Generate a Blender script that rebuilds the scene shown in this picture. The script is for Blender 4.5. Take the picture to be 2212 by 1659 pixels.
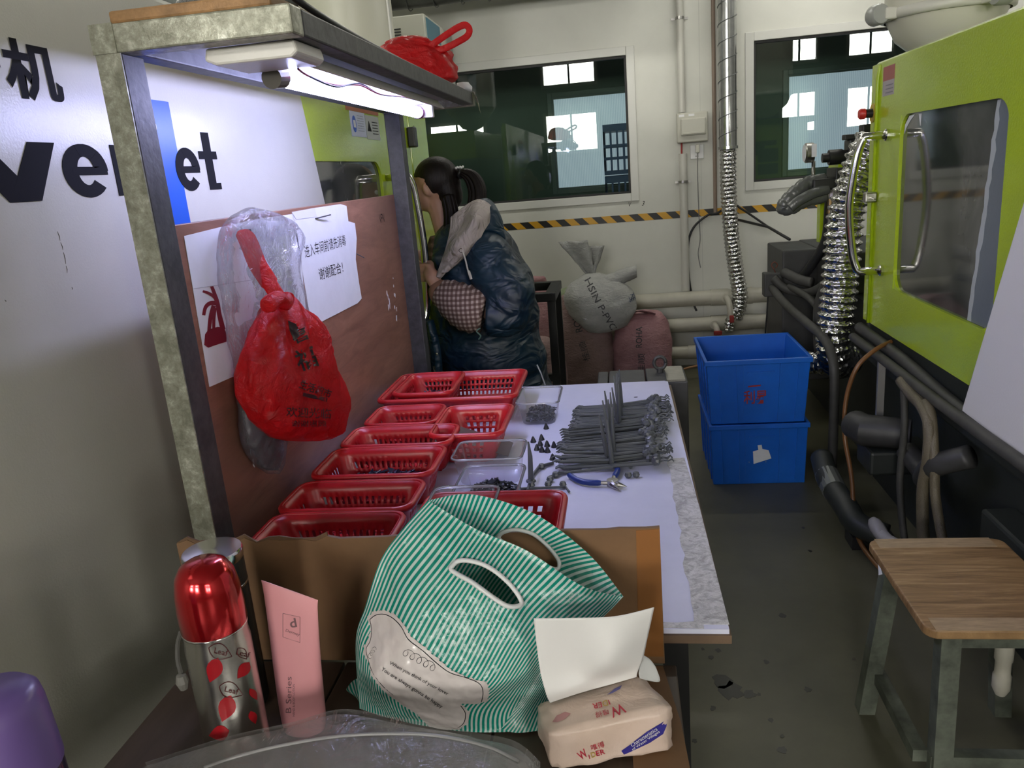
import bpy, bmesh, math, random
from mathutils import Vector, Matrix, noise
random.seed(7)
SC = bpy.context.scene
for o in list(bpy.data.objects): bpy.data.objects.remove(o)
COL = SC.collection
V = Vector
# ---------------------------------------------------------------- camera, world, exposure
CH = 1.45                                    # lens height above the floor
FPX = 1680.0                                 # focal length in pixels of the 2212 px wide frame
_up = V((-514, 6170, 1680)).normalized()
_fy = V((229, 448, -1680)); _fy = (_fy - _up*_fy.dot(_up)).normalized()
_rx = _fy.cross(_up)
ROT = Matrix((_rx, _fy, _up))
cam_data = bpy.data.cameras.new('camera'); cam_data.sensor_width = 36.0
cam_data.lens = 36.0*FPX/2212; cam_data.clip_start = .05
cam = bpy.data.objects.new('camera', cam_data); COL.objects.link(cam)
cam.matrix_world = Matrix.Translation((0, 0, CH)) @ ROT.to_4x4()
SC.camera = cam
world = bpy.data.worlds.new('sky'); SC.world = world; world.use_nodes = True
world.node_tree.nodes['Background'].inputs[0].default_value = (.75, .85, 1, 1)
world.node_tree.nodes['Background'].inputs[1].default_value = 1.0
SC.view_settings.view_transform = 'Standard'; SC.view_settings.look = 'None'
SC.view_settings.gamma = 1; SC.view_settings.use_curve_mapping = False
SC.view_settings.exposure = 0.0
DAYLIGHT = 44.0                              # brightness of the sky seen in the hall's windows
ROOF_FILL = 1.0                               # brightness of the added roof panel, an unseen fill light
TUBE = 50.0                                  # brightness of the bench tube
WALL_FILL = 30.0                                # brightness of the added, unseen lamps that lift the upper wall

def spot(u, v, x=None, y=None, z=None):
    "point of the room that the photograph shows at (u, v) on the given plane"
    d = ROT @ V((u-1106, -(v-829.5), -FPX))
    if x is not None: t = x/d.x
    elif y is not None: t = y/d.y
    else: t = (z-CH)/d.z
    return V((0, 0, CH)) + d*t
# ---------------------------------------------------------------- helpers: materials
def srgb(r, g, b):
    f = lambda c: (c/255/12.92) if c/255 <= .04045 else ((c/255+.055)/1.055)**2.4
    return (f(r), f(g), f(b), 1)
class NT:
    def __init__(s, m): s.t = m.node_tree; s.n = s.t.nodes; s.b = s.n['Principled BSDF']; s.out = s.n['Material Output']
    def add(s, k, **kw):
        n = s.n.new(k)
        for a, b in kw.items(): setattr(n, a, b)
        return n
    def link(s, a, b): s.t.links.new(a, b)
    def coord(s, kind='Object', scale=(1, 1, 1)):
        c = s.add('ShaderNodeTexCoord'); mp = s.add('ShaderNodeMapping')
        mp.inputs['Scale'].default_value = scale; s.link(c.outputs[kind], mp.inputs[0]); return mp.outputs[0]
    def ramp(s, fac, stops):
        r = s.add('ShaderNodeValToRGB'); e = r.color_ramp.elements
        while len(e) < len(stops): e.new(.5)
        for q, (p, c) in zip(e, stops): q.position = p; q.color = c
        s.link(fac, r.inputs[0]); return r.outputs[0]
    def noise(s, vec, scale, detail=4, rough=.6, dist=0):
        n = s.add('ShaderNodeTexNoise'); n.inputs['Scale'].default_value = scale; n.inputs['Detail'].default_value = detail
        n.inputs['Roughness'].default_value = rough; n.inputs['Distortion'].default_value = dist
        s.link(vec, n.inputs['Vector']); return n.outputs['Fac']
    def bump(s, h, strength, dist=.01):
        b = s.add('ShaderNodeBump'); b.inputs['Strength'].default_value = strength; b.inputs['Distance'].default_value = dist
        s.link(h, b.inputs['Height']); s.link(b.outputs[0], s.b.inputs['Normal']); return b
    def mixc(s, fac, a, b):
        m = s.add('ShaderNodeMix', data_type='RGBA'); 
        if isinstance(fac, float): m.inputs[0].default_value = fac
        else: s.link(fac, m.inputs[0])
        for i, c in ((6, a), (7, b)):
            if isinstance(c, tuple): m.inputs[i].default_value = c
            else: s.link(c, m.inputs[i])
        return m.outputs[2]
MATS = {}
def mat(name, col, rough=.5, metal=0, var=0, vscale=6, bump=0, bscale=60, coat=0, spec=.5, dark=None, ani=(1, 1, 1), trans=0, sheen=0, sub=0, ior=None):
    "principled material; var blends noise towards a second tone, bump adds fine relief"
    if name in MATS: return MATS[name]
    m = bpy.data.materials.new(name); m.use_nodes = True; t = NT(m); b = t.b
    b.inputs['Base Color'].default_value = col; b.inputs['Roughness'].default_value = rough; b.inputs['Metallic'].default_value = metal
    b.inputs['Coat Weight'].default_value = coat; b.inputs['Coat Roughness'].default_value = .12
    if coat >= 1: b.inputs['Coat IOR'].default_value = 1.8; b.inputs['Coat Roughness'].default_value = .2
    b.inputs['Specular IOR Level'].default_value = spec; b.inputs['Transmission Weight'].default_value = trans
    b.inputs['Sheen Weight'].default_value = sheen
    if sub: b.inputs['Subsurface Weight'].default_value = sub; b.inputs['Subsurface Radius'].default_value = (.01, .004, .002)
    if ior: b.inputs['IOR'].default_value = ior
    if var or bump:
        vec = t.coord('Object', ani)
        if var:
            d = dark or tuple(c*(1-var) for c in col[:3])+(1,)
            f = t.noise(vec, vscale, 5, .65)
            t.link(t.ramp(f, [(.35, d), (.65, col)]), b.inputs['Base Color'])
        if bump: t.bump(t.noise(vec, bscale, 3, .6), bump, .004)
    MATS[name] = m; return m
def emit(name, col, strength):
    m = bpy.data.materials.new(name); m.use_nodes = True; t = NT(m)
    t.b.inputs['Base Color'].default_value = (.8, .8, .8, 1); t.b.inputs['Emission Color'].default_value = col
    t.b.inputs['Emission Strength'].default_value = strength; MATS[name] = m; return m
def film(name, tint, opacity, haze=(.8, .8, .8, 1), rough=.15, gloss=.25, crinkle=0, cscale=40):
    "thin plastic film: see-through, a little milky, glossy at a slant"
    m = bpy.data.materials.new(name); m.use_nodes = True; t = NT(m)
    tr = t.add('ShaderNodeBsdfTransparent'); tr.inputs[0].default_value = tint
    df = t.add('ShaderNodeBsdfDiffuse'); df.inputs[0].default_value = haze
    tl = t.add('ShaderNodeBsdfTranslucent'); tl.inputs[0].default_value = haze
    gl = t.add('ShaderNodeBsdfGlossy'); gl.inputs['Roughness'].default_value = rough
    a1 = t.add('ShaderNodeMixShader'); a1.inputs[0].default_value = .45; t.link(df.outputs[0], a1.inputs[1]); t.link(tl.outputs[0], a1.inputs[2])
    mx = t.add('ShaderNodeMixShader'); mx.inputs[0].default_value = opacity
    t.link(tr.outputs[0], mx.inputs[1]); t.link(a1.outputs[0], mx.inputs[2])
    fr = t.add('ShaderNodeFresnel'); fr.inputs[0].default_value = 1.45
    ml = t.add('ShaderNodeMath', operation='MULTIPLY'); ml.inputs[1].default_value = gloss*4; t.link(fr.outputs[0], ml.inputs[0])
    ml.use_clamp = True
    m2 = t.add('ShaderNodeMixShader'); t.link(ml.outputs[0], m2.inputs[0]); t.link(mx.outputs[0], m2.inputs[1]); t.link(gl.outputs[0], m2.inputs[2])
    if crinkle:
        bp = t.add('ShaderNodeBump'); bp.inputs['Strength'].default_value = crinkle; bp.inputs['Distance'].default_value = .01
        t.link(t.noise(t.coord('Object'), cscale, 4, .6, 1.5), bp.inputs['Height'])
        t.link(bp.outputs[0], gl.inputs['Normal']); t.link(bp.outputs[0], df.inputs['Normal']); t.link(bp.outputs[0], fr.inputs['Normal'])
    t.link(m2.outputs[0], t.out.inputs['Surface']); MATS[name] = m; return m
# ---------------------------------------------------------------- helpers: geometry
class MB:
    "collects shapes into one mesh"
    def __init__(s): s.v = []; s.f = []; s.uv = None
    def add(s, vs, fs):
        k = len(s.v); s.v += [V(p) for p in vs]; s.f += [[i+k for i in f] for f in fs]; return s
    def box(s, a, b, m=None):
        (x0, y0, z0), (x1, y1, z1) = a, b
        vs = [V(p) for p in ((x0, y0, z0), (x1, y0, z0), (x1, y1, z0), (x0, y1, z0), (x0, y0, z1), (x1, y0, z1), (x1, y1, z1), (x0, y1, z1))]
        if m: vs = [m @ p for p in vs]
        return s.add(vs, [(0, 3, 2, 1), (4, 5, 6, 7), (0, 1, 5, 4), (1, 2, 6, 5), (2, 3, 7, 6), (3, 0, 4, 7)])
    def tube(s, pts, r, n=10, cap=True):
        pts = [V(p) for p in pts]; k = len(s.v); N = len(pts)
        rr = r if isinstance(r, (list, tuple)) else [r]*N
        prev = None
        for i, p in enumerate(pts):
            t = (pts[min(i+1, N-1)]-pts[max(i-1, 0)])
            t = t.normalized() if t.length > 1e-9 else V((0, 0, 1))
            if prev is None:
                a = t.cross(V((0, 0, 1)));  a = t.cross(V((1, 0, 0))) if a.length < 1e-3 else a
            else: a = prev - t*prev.dot(t)
            a.normalize(); prev = a; b = t.cross(a)
            for j in range(n):
                an = 2*math.pi*j/n; q = rr[i]
                q1, q2 = q if isinstance(q, tuple) else (q, q)
                s.v.append(p + a*math.cos(an)*q1 + b*math.sin(an)*q2)
        for i in range(N-1):
            for j in range(n):
                s.f.append([k+i*n+j, k+i*n+(j+1) % n, k+(i+1)*n+(j+1) % n, k+(i+1)*n+j])
        if cap: s.f.append([k+j for j in range(n)][::-1]); s.f.append([k+(N-1)*n+j for j in range(n)])
        return s
    def lathe(s, prof, c=(0, 0, 0), n=24, m=None, a0=0, a1=2*math.pi):
        "profile of (radius, height) turned about z"
        k = len(s.v); c = V(c); full = abs(a1-a0-2*math.pi) < 1e-6; nn = n if full else n+1
        for r, h in prof:
            for j in range(nn):
                an = a0+(a1-a0)*j/n; p = V((r*math.cos(an), r*math.sin(an), h)); s.v.append((m @ p if m else p)+c)
        for i in range(len(prof)-1):
            for j in range(n if full else n):
                j2 = (j+1) % nn
                s.f.append([k+i*nn+j, k+i*nn+j2, k+(i+1)*nn+j2, k+(i+1)*nn+j])
        return s
    def poly(s, pts, d):
        "polygon pts (list of 3d) extruded by vector d"
        k = len(s.v); n = len(pts); d = V(d)
        s.v += [V(p) for p in pts] + [V(p)+d for p in pts]
        s.f.append([k+i for i in range(n)][::-1]); s.f.append([k+n+i for i in range(n)])
        for i in range(n): s.f.append([k+i, k+(i+1) % n, k+n+(i+1) % n, k+n+i])
        return s
    def grid(s, fn, nu, nv, closeu=False):
        k = len(s.v); U = nu if closeu else nu+1
        for j in range(nv+1):
            for i in range(U): s.v.append(V(fn(i/nu, j/nv)))
        for j in range(nv):
            for i in range(nu):
                i2 = (i+1) % U
                s.f.append([k+j*U+i, k+j*U+i2, k+(j+1)*U+i2, k+(j+1)*U+i])
        return s
    def move(s, fn, frm=0): s.v[frm:] = [V(fn(p)) for p in s.v[frm:]]; return s
    def mesh(s, name):
        me = bpy.data.meshes.new(name); me.from_pydata([tuple(p) for p in s.v], [], s.f); me.validate(); return me
def tag(o, label=None, cat=None, group=None, kind=None):
    if label: o['label'] = label
    if cat: o['category'] = cat
    if group: o['group'] = group
    if kind: o['kind'] = kind
    return o
def fixnormals(me):
    bm = bmesh.new(); bm.from_mesh(me); bmesh.ops.recalc_face_normals(bm, faces=bm.faces); bm.to_mesh(me); bm.free()
def obj(name, mb, m, parent=None, smooth=False, label=None, cat=None, group=None, kind=None, bevel=0, local=False, sub=0, solid=0, auto=None, remesh=0, recalc=True):
    me = mb.mesh(name) if isinstance(mb, MB) else mb
    if recalc and isinstance(mb, MB): fixnormals(me)
    if m: me.materials.append(m if not isinstance(m, str) else MATS[m])
    o = bpy.data.objects.new(name, me); COL.objects.link(o)
    if parent:
        o.parent = parent
        if not local:
            off = parent.location.copy(); q = parent
            while q.parent: q = q.parent; off += q.location
            me.transform(Matrix.Translation(-off))
    elif not local and cat:
        # a thing that is one mesh: put its origin at its base
        xs = [v.co for v in me.vertices]; c = V((sum(p.x for p in xs)/len(xs), sum(p.y for p in xs)/len(xs), min(p.z for p in xs)))
        me.transform(Matrix.Translation(-c)); o.location = c
    if remesh:
        md = o.modifiers.new('skin', 'REMESH'); md.mode = 'VOXEL'; md.voxel_size = remesh; md.use_smooth_shade = True
        md = o.modifiers.new('relax', 'SMOOTH'); md.iterations = 4; md.factor = .5
    if solid:
        md = o.modifiers.new('thickness', 'SOLIDIFY'); md.thickness = solid; md.offset = 0
    if bevel:
        md = o.modifiers.new('edge', 'BEVEL'); md.width = bevel; md.segments = 2; md.limit_method = 'ANGLE'; md.angle_limit = .6
    if sub:
        md = o.modifiers.new('subdivide', 'SUBSURF'); md.levels = sub; md.render_levels = sub
    if smooth:
        for p in me.polygons: p.use_smooth = True
        if auto:
            try: me.set_sharp_from_angle(angle=auto)
            except Exception: pass
    tag(o, label, cat, group, kind); return o
def thing(name, label, cat, loc=(0, 0, 0), group=None):
    o = bpy.data.objects.new(name, None); COL.objects.link(o); o.location = loc; o.empty_display_size = .05
    return tag(o, label, cat, group)
def struct(name, mb, m, **k):
    return obj(name, mb, m, kind='structure', **k)
def copy_tree(o, parent=None):
    c = o.copy(); COL.objects.link(c)
    if parent: c.parent = parent; c.matrix_parent_inverse = o.matrix_parent_inverse.copy()
    for ch in list(o.children): copy_tree(ch, c)
    return c
def B(a, b): return MB().box(a, b)
def smoothpath(pts, n=8):
    "Catmull-Rom through the points"
    P = [V(p) for p in pts]; out = []
    for i in range(len(P)-1):
        p0, p1, p2, p3 = P[max(i-1, 0)], P[i], P[i+1], P[min(i+2, len(P)-1)]
        for k in range(n):
            t = k/n
            out.append(.5*((2*p1)+(p2-p0)*t+(2*p0-5*p1+4*p2-p3)*t*t+(3*p1-p0-3*p2+p3)*t**3))
    out.append(P[-1]); return out
def surf(rows, nu, nv):
    "smooth surface through a table of points: function of (u, v)"
    R = [smoothpath(r, nu//(len(r)-1)) for r in rows]
    m = len(R[0]); cols = [smoothpath([R[j][i] for j in range(len(R))], nv//(len(rows)-1)) for i in range(m)]
    return cols           # cols[i][j]
def grid_from(cols, mb=None, skip=None):
    mb = mb or MB(); k = len(mb.v); U = len(cols); W = len(cols[0])
    for c in cols: mb.v += [V(p) for p in c]
    for i in range(U-1):
        for j in range(W-1):
            if skip and skip((i+.5)/(U-1), (j+.5)/(W-1)): continue
            mb.f.append([k+i*W+j, k+(i+1)*W+j, k+(i+1)*W+j+1, k+i*W+j+1])
    return mb
_fc = {}
def glyphs(s, bold=0.0, shear=0.0, spacing=1.0):
    cu = bpy.data.curves.new('lettering', 'FONT'); cu.body = s; cu.offset = bold; cu.shear = shear; cu.space_character = spacing; cu.resolution_u = 3
    o = bpy.data.objects.new('lettering', cu); COL.objects.link(o)
    dg = bpy.context.evaluated_depsgraph_get(); me = bpy.data.meshes.new_from_object(o.evaluated_get(dg))
    bpy.data.objects.remove(o); return me
def lettering(s, p, xd, yd, w, h, m, parent, bold=0.0, shear=0.0, name='lettering', bend=None, lift=None, spacing=1.0, local=False):
    "print s into the rectangle at corner p spanned by directions xd, yd of width w and height h"
    me = glyphs(s, bold, shear, spacing)
    xs = [v.co.x for v in me.vertices]; ys = [v.co.y for v in me.vertices]
    if not xs: return None
    x0, x1, y0, y1 = min(xs), max(xs), min(ys), max(ys); p = V(p); xd = V(xd).normalized(); yd = V(yd).normalized()
    for v in me.vertices:
        a = (v.co.x-x0)/(x1-x0)*w; b = (v.co.y-y0)/max(y1-y0, 1e-6)*h
        v.co = bend(a, b) if bend else p+xd*a+yd*b
    return obj(name, me, m, parent, local=local)
def fbm(p, s, o=4):
    return noise.fractal(V(p)*s, 1.0, 2.0, o)
def flat(pts, mb=None):
    "flat polygon (one face)"
    mb = mb or MB(); k = len(mb.v); mb.v += [V(p) for p in pts]; mb.f.append([k+i for i in range(len(pts))]); return mb
# ---------------------------------------------------------------- materials
WALLW = mat('painted panel wall', (.66, .66, .60, 1), .45, var=.10, vscale=1.3, bump=.08, bscale=40)
FLOOR = None
def floor_material():
    m = bpy.data.materials.new('worn painted concrete'); m.use_nodes = True; t = NT(m); vec = t.coord('Object')
    base = t.ramp(t.noise(vec, 1.6, 6, .65), [(.3, (.068, .066, .040, 1)), (.7, (.125, .12, .078, 1))])
    spots = t.ramp(t.noise(vec, 9, 3, .5, .4), [(.70, (0, 0, 0, 1)), (.76, (1, 1, 1, 1))])
    c = t.mixc(spots, base, (.03, .028, .02, 1)); t.link(c, t.b.inputs['Base Color'])
    t.b.inputs['Roughness'].default_value = .42; t.bump(t.noise(vec, 30, 4), .12, .004); return m
FLOOR = floor_material()
CEIL = mat('grey roof sheet', (.18, .19, .18, 1), .7)
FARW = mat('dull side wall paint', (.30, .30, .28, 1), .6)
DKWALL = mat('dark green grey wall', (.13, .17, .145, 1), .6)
ALU = mat('white powder coated window frame', (.62, .62, .58, 1), .35)
SEAL = mat('black rubber seal', (.02, .02, .02, 1), .6)
DAY = emit('daylit window', (1, .97, .90, 1), DAYLIGHT)
FILLM = emit('added roof fill panel', (1, .97, .86, 1), ROOF_FILL)
def glass_material():
    m = bpy.data.materials.new('window glass'); m.use_nodes = True; t = NT(m)
    tr = t.add('ShaderNodeBsdfTransparent'); tr.inputs[0].default_value = (.80, .88, .84, 1)
    gl = t.add('ShaderNodeBsdfGlossy'); gl.inputs['Roughness'].default_value = .0
    fr = t.add('ShaderNodeFresnel'); fr.inputs[0].default_value = 1.55
    mx = t.add('ShaderNodeMixShader'); t.link(fr.outputs[0], mx.inputs[0]); t.link(tr.outputs[0], mx.inputs[1]); t.link(gl.outputs[0], mx.inputs[2])
    t.link(mx.outputs[0], t.out.inputs['Surface']); MATS['window glass'] = m; return m
GLASS = glass_material()
BLACK = mat('black paint', (.012, .012, .013, 1), .45)
CHROME = mat('polished steel', (.75, .74, .72, 1), .12, 1)
STEEL = mat('brushed steel', (.42, .41, .39, 1), .32, 1, var=.2, vscale=30)
def ribbed():
    m = bpy.data.materials.new('backlit ribbed plastic sheet'); m.use_nodes = True; t = NT(m)
    w = t.add('ShaderNodeTexWave'); w.inputs['Scale'].default_value = 22; t.link(t.coord('Object'), w.inputs['Vector'])
    c = t.ramp(w.outputs['Fac'], [(0, (.37, .42, .53, 1)), (1, (.50, .55, .66, 1))])
    t.link(c, t.b.inputs['Base Color']); t.link(c, t.b.inputs['Emission Color']); t.b.inputs['Emission Strength'].default_value = .75
    t.b.inputs['Roughness'].default_value = .25; return m
RIB = ribbed()
# ---------------------------------------------------------------- the hall
YW = 5.6
fl_ = struct('floor', B((-5, -6, -.1), (6.5, YW, 0)), FLOOR)
OIL = mat('dried oil stain', (.018, .017, .012, 1), .35)
for k, (u, v, r) in enumerate(((1560, 1470, .028), (1580, 1492, .035), (1620, 1500, .018), (1552, 1405, .009), (1518, 1402, .006), (1536, 1420, .008), (1690, 1330, .012), (1735, 1140, .008), (1750, 1190, .009), (1665, 1555, .008), (1690, 1620, .012), (1540, 1530, .009), (1655, 1430, .009), (1500, 1600, .007), (1640, 1500, .006), (1745, 1490, .010), (1690, 1590, .006))):
    c = spot(u, v, z=0); rr = random.Random(k); pts = [(c.x+r*rr.uniform(.6, 1.2)*math.cos(a*.5236), c.y+1.2*r*rr.uniform(.6, 1.2)*math.sin(a*.5236), .0) for a in range(12)]
    obj('oil_stain', MB().poly(pts, (0, 0, .0006)), OIL, fl_)
struct('ceiling', B((-5, -6, 4.6), (6.5, YW, 4.7)), CEIL)
W1 = (-1.75, .085, 1.245, 2.135); W2 = (.905, 1.95, 1.255, 2.14)      # x0 x1 z0 z1 of the clear openings
wb = MB()
xs = [-5, W1[0], W1[1], W2[0], W2[1], 6.5]
for i, (a, b) in enumerate(zip(xs, xs[1:])):
    hole = {1: W1, 3: W2}.get(i)
    if hole: wb.box((a, YW, 0), (b, YW+.08, hole[2])); wb.box((a, YW, hole[3]), (b, YW+.08, 4.6))
    else: wb.box((a, YW, 0), (b, YW+.08, 4.6))
wall_back = struct('wall_back', wb, WALLW)
for k, xx in enumerate((.56, 1.74, -.62)):
    if xx == .56: obj('panel_seam', B((xx-.0015, YW-.0008, 0), (xx+.0015, YW, 4.6)), mat('seam filler', (.5, .5, .46, 1), .5), wall_back)
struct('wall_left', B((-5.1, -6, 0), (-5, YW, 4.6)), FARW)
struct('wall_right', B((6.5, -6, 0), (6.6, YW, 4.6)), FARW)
wf = MB()
wx = [(-3.96, -2.79), (-1.46, -.39), (3.34, 3.99), (4.6, 5.42)]
edges = [-5]+[q for p in wx for q in p]+[6.5]
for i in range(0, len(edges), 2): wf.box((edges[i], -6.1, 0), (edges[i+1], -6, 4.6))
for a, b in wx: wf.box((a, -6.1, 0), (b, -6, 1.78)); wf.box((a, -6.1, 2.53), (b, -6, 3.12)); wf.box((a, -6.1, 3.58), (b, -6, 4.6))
struct('wall_front', wf, mat('dark far wall paint', (.25, .27, .25, 1), .6))  # one even dark grey paint on the far wall
def window(n, x0, x1, z0, z1, y, s, pane, mull=(), w=.055, proud=.012, hm=()):
    "frame standing proud of the wall face at y (s = -1 faces the hall from behind it)"
    t = thing(f'window_{n}', None, None, ((x0+x1)/2, y, z0)); t['kind'] = 'structure'
    f = MB(); ya, yb = sorted((y+s*proud, y-s*.07))
    f.box((x0-w, ya, z0-w), (x0, yb, z1+w)); f.box((x1, ya, z0-w), (x1+w, yb, z1+w))
    f.box((x0, ya, z0-w), (x1, yb, z0)); f.box((x0, ya, z1), (x1, yb, z1+w))
    obj('window_frame', f, ALU, t, bevel=.004)
    q = MB(); e = .014; yc, yd = sorted((y-s*.012, y-s*.04))
    q.box((x0, yc, z0), (x0+e, yd, z1)); q.box((x1-e, yc, z0), (x1, yd, z1)); q.box((x0+e, yc, z0), (x1-e, yd, z0+e)); q.box((x0+e, yc, z1-e), (x1-e, yd, z1))
    obj('window_seal', q, SEAL if pane is GLASS else ALU, t)
    obj('pane', B((x0+.004, y-s*.030, z0+.004), (x1-.004, y-s*.026, z1-.004)), pane, t)
    for mx in mull: obj('mullion', B((mx-.02, yc, z0+e), (mx+.02, yd, z1-e)), SEAL, t)
    for mz in hm: obj('transom', B((x0+e, yc, mz-.015), (x1-e, yd, mz+.015)), SEAL, t)
    return t
window(1, *W1, YW, -1, GLASS)
window(2, *W2, YW, -1, GLASS)
n = 3
for k, (a, b) in enumerate(wx):
    window(n, a, b, 1.78, 2.53, -6, 1, DAY, mull=((a+b)/2,), hm=(2.15,) if k == 0 else ()); n += 1
    window(n, a, b, 3.12, 3.58, -6, 1, DAY, mull=((a+b)/2,)); n += 1
for k, (x0, x1, y0, y1) in enumerate(((-4.4, -2.6, -2.5, 5.3),)):  # added glowing roof panel, out of view, for fill light
    t = thing(f'window_{n}', None, None, ((x0+x1)/2, (y0+y1)/2, 4.58)); t['kind'] = 'structure'; n += 1
    obj('pane', B((x0, y0, 4.585), (x1, y1, 4.598)), FILLM, t)
    fr = MB(); fr.box((x0-.05, y0-.05, 4.56), (x0, y1+.05, 4.6)); fr.box((x1, y0-.05, 4.56), (x1+.05, y1+.05, 4.6))
    for j in range(10): yy = y0+(y1-y0)*j/9; fr.box((x0, yy-.02, 4.56), (x1, yy+.02, 4.6))
    obj('window_frame', fr, ALU, t)
# ---- added tube lamps, out of view, that brighten the upper back wall
FILL_LED = emit('added lamp glow', (1, .98, .90, 1), WALL_FILL)
for k, xl in enumerate((-2.3, -.5, 1.3, 3.1)):
    t = thing('added_lamp', 'added tube lamp, out of view, brightening the upper back wall', 'lamp', (xl, 4.6, 3.05), 'added fill lamps')
    obj('housing', B((xl-.62, 4.56, 3.10), (xl+.62, 4.64, 3.16)), ALU, t, bevel=.004); obj('diffuser', B((xl-.6, 4.57, 3.05), (xl+.6, 4.63, 3.099)), FILL_LED, t)
    for s in (-.5, .5): obj('hanger', MB().tube([(xl+s, 4.6, 3.16), (xl+s, 4.6, 4.6)], .004, 6), SEAL, t)
# ---- the room behind the two windows: dark, with a second partition and its backlit ribbed panes
Y2 = 7.0
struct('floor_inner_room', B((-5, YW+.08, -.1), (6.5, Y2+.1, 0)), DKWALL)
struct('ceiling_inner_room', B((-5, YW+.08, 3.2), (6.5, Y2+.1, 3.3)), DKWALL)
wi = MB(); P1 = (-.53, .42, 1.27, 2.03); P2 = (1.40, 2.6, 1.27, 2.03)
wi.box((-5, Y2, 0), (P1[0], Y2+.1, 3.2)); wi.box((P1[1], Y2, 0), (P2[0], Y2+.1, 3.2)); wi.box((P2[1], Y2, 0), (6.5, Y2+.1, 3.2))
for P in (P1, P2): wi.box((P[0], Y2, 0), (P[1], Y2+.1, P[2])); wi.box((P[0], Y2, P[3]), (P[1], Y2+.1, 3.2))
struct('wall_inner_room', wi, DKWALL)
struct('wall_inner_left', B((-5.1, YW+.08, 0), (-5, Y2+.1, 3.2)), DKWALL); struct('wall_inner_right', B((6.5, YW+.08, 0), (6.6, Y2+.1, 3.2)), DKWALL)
GREENFRAME = mat('grey green window frame', (.16, .20, .18, 1), .4); _a = ALU; ALU = GREENFRAME
window(n, *P1, Y2, -1, RIB, w=.04); window(n+1, *P2, Y2, -1, RIB, w=.04); ALU = _a
# blue lattice crates stacked inside, seen through the glass
LATT = mat('blue lattice crate plastic', (.01, .07, .28, 1), .4)
for k in range(3):
    z0 = .62+k*.375
    t = thing('lattice_crate', ('bottom', 'middle', 'top')[k]+' blue lattice crate of the stack behind the window', 'crate', (.04, 6.3, z0), 'blue lattice crates behind the window')
    x0, x1, ya, yb, h = -.10, .45, 6.15, 6.5, .365
    rim = MB(); rim.box((x0, ya, z0+h-.05), (x1, yb, z0+h)); obj('rim', rim, LATT, t)
    bs = MB(); bs.box((x0, ya, z0), (x1, yb, z0+.03)); obj('base', bs, LATT, t)
    la = MB()
    for i in range(12):
        xx = x0+.0+(x1-x0-.012)*i/11; la.box((xx, ya, z0+.03), (xx+.014, ya+.012, z0+h-.05)); la.box((xx, yb-.012, z0+.03), (xx+.014, yb, z0+h-.05))
    for zz in (.11, .20): la.box((x0, ya-.002, z0+zz), (x1, ya+.01, z0+zz+.02)); la.box((x0, yb-.01, z0+zz), (x1, yb, z0+zz+.02))
    for i in range(7): yy = ya+(yb-ya-.012)*i/6; la.box((x0, yy, z0+.03), (x0+.012, yy+.014, z0+h-.05))
    obj('lattice', la, LATT, t)
t = thing('storage_shelf', 'dark metal shelf unit standing behind the glass under the crates', 'shelf', (.1, 6.3, 0))
for xx in (-.3, .48):
    for yy in (6.12, 6.5): obj('leg', B((xx, yy, 0), (xx+.03, yy+.03, .59)), BLACK, t)
obj('shelf_board', B((-.32, 6.1, .59), (.53, 6.55, .62)), BLACK, t)
t = thing('black_equipment_case', 'black equipment case standing on the inner shelf beside lattice crates', 'case', (-.22, 6.3, .62))
obj('body', B((-.31, 6.2, .62), (-.13, 6.45, 1.0)), BLACK, t, bevel=.01); obj('handle', MB().tube(smoothpath([(-.27, 6.3, 1.0), (-.25, 6.3, 1.05), (-.19, 6.3, 1.05), (-.17, 6.3, 1.0)], 5), .008), BLACK, t)
# ---------------------------------------------------------------- left moulding machine
MWHITE = mat('cream machine enamel', (.62, .61, .53, 1), .26, bump=.12, bscale=220, var=.06, vscale=3)
LIME = mat('lime machine enamel', (.42, .57, .012, 1), .26, bump=.35, bscale=130, var=.08, vscale=2, coat=.55, spec=.4)
BLUE = mat('blue logo vinyl', (.01, .10, .55, 1), .35)
INK = mat('black vinyl lettering', (.008, .008, .01, 1), .75, spec=.15)
PAPER = mat('white paper', (.78, .79, .82, 1), .6, var=.05, vscale=20)
WHITEINK = mat('white vinyl', (.8, .8, .8, 1), .4)
DKPANE = None
def tinted():
    m = bpy.data.materials.new('smoky acrylic guard window'); m.use_nodes = True; t = NT(m); vec = t.coord('Object')
    c = t.ramp(t.noise(vec, 3, 4, .6, .6), [(.35, (.035, .04, .035, 1)), (.7, (.13, .13, .115, 1))])
    t.link(c, t.b.inputs['Base Color']); t.b.inputs['Roughness'].default_value = .06; t.b.inputs['Specular IOR Level'].default_value = .9
    t.b.inputs['IOR'].default_value = 1.6; return m
DKPANE = tinted()
MX = -.95
lm = thing('moulding_machine', 'lime and cream moulding machine with black lettering behind the bench frame', 'machine', (-1.5, 2.0, 0))
def bd(z): return 2.44-(z-1.71)*.25          # slanted edge of the cream cover
zt = 1.87
obj('cream_cover', MB().poly([(MX, .45, .25), (MX, bd(.25), .25), (MX, bd(zt), zt), (MX, .45, zt)], (-.9, 0, 0)), MWHITE, lm, bevel=.012)
m = MB(); y0, y1, wa, wb_, za, zb = 2.3, 4.10, 2.36, 3.22, 1.02, 1.535
X2 = MX-.012
m.box((X2-.03, y0, .72), (X2, wa, zt)); m.box((X2-.03, wb_, .72), (X2, y1, zt)); m.box((X2-.03, wa, .72), (X2, wb_, za)); m.box((X2-.03, wa, zb), (X2, wb_, zt))
obj('lime_door', m, LIME, lm)
obj('door_edge', MB().box((X2-.09, 3.74, .72), (X2+.004, 3.775, zt)), LIME, lm, bevel=.006)
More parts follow.
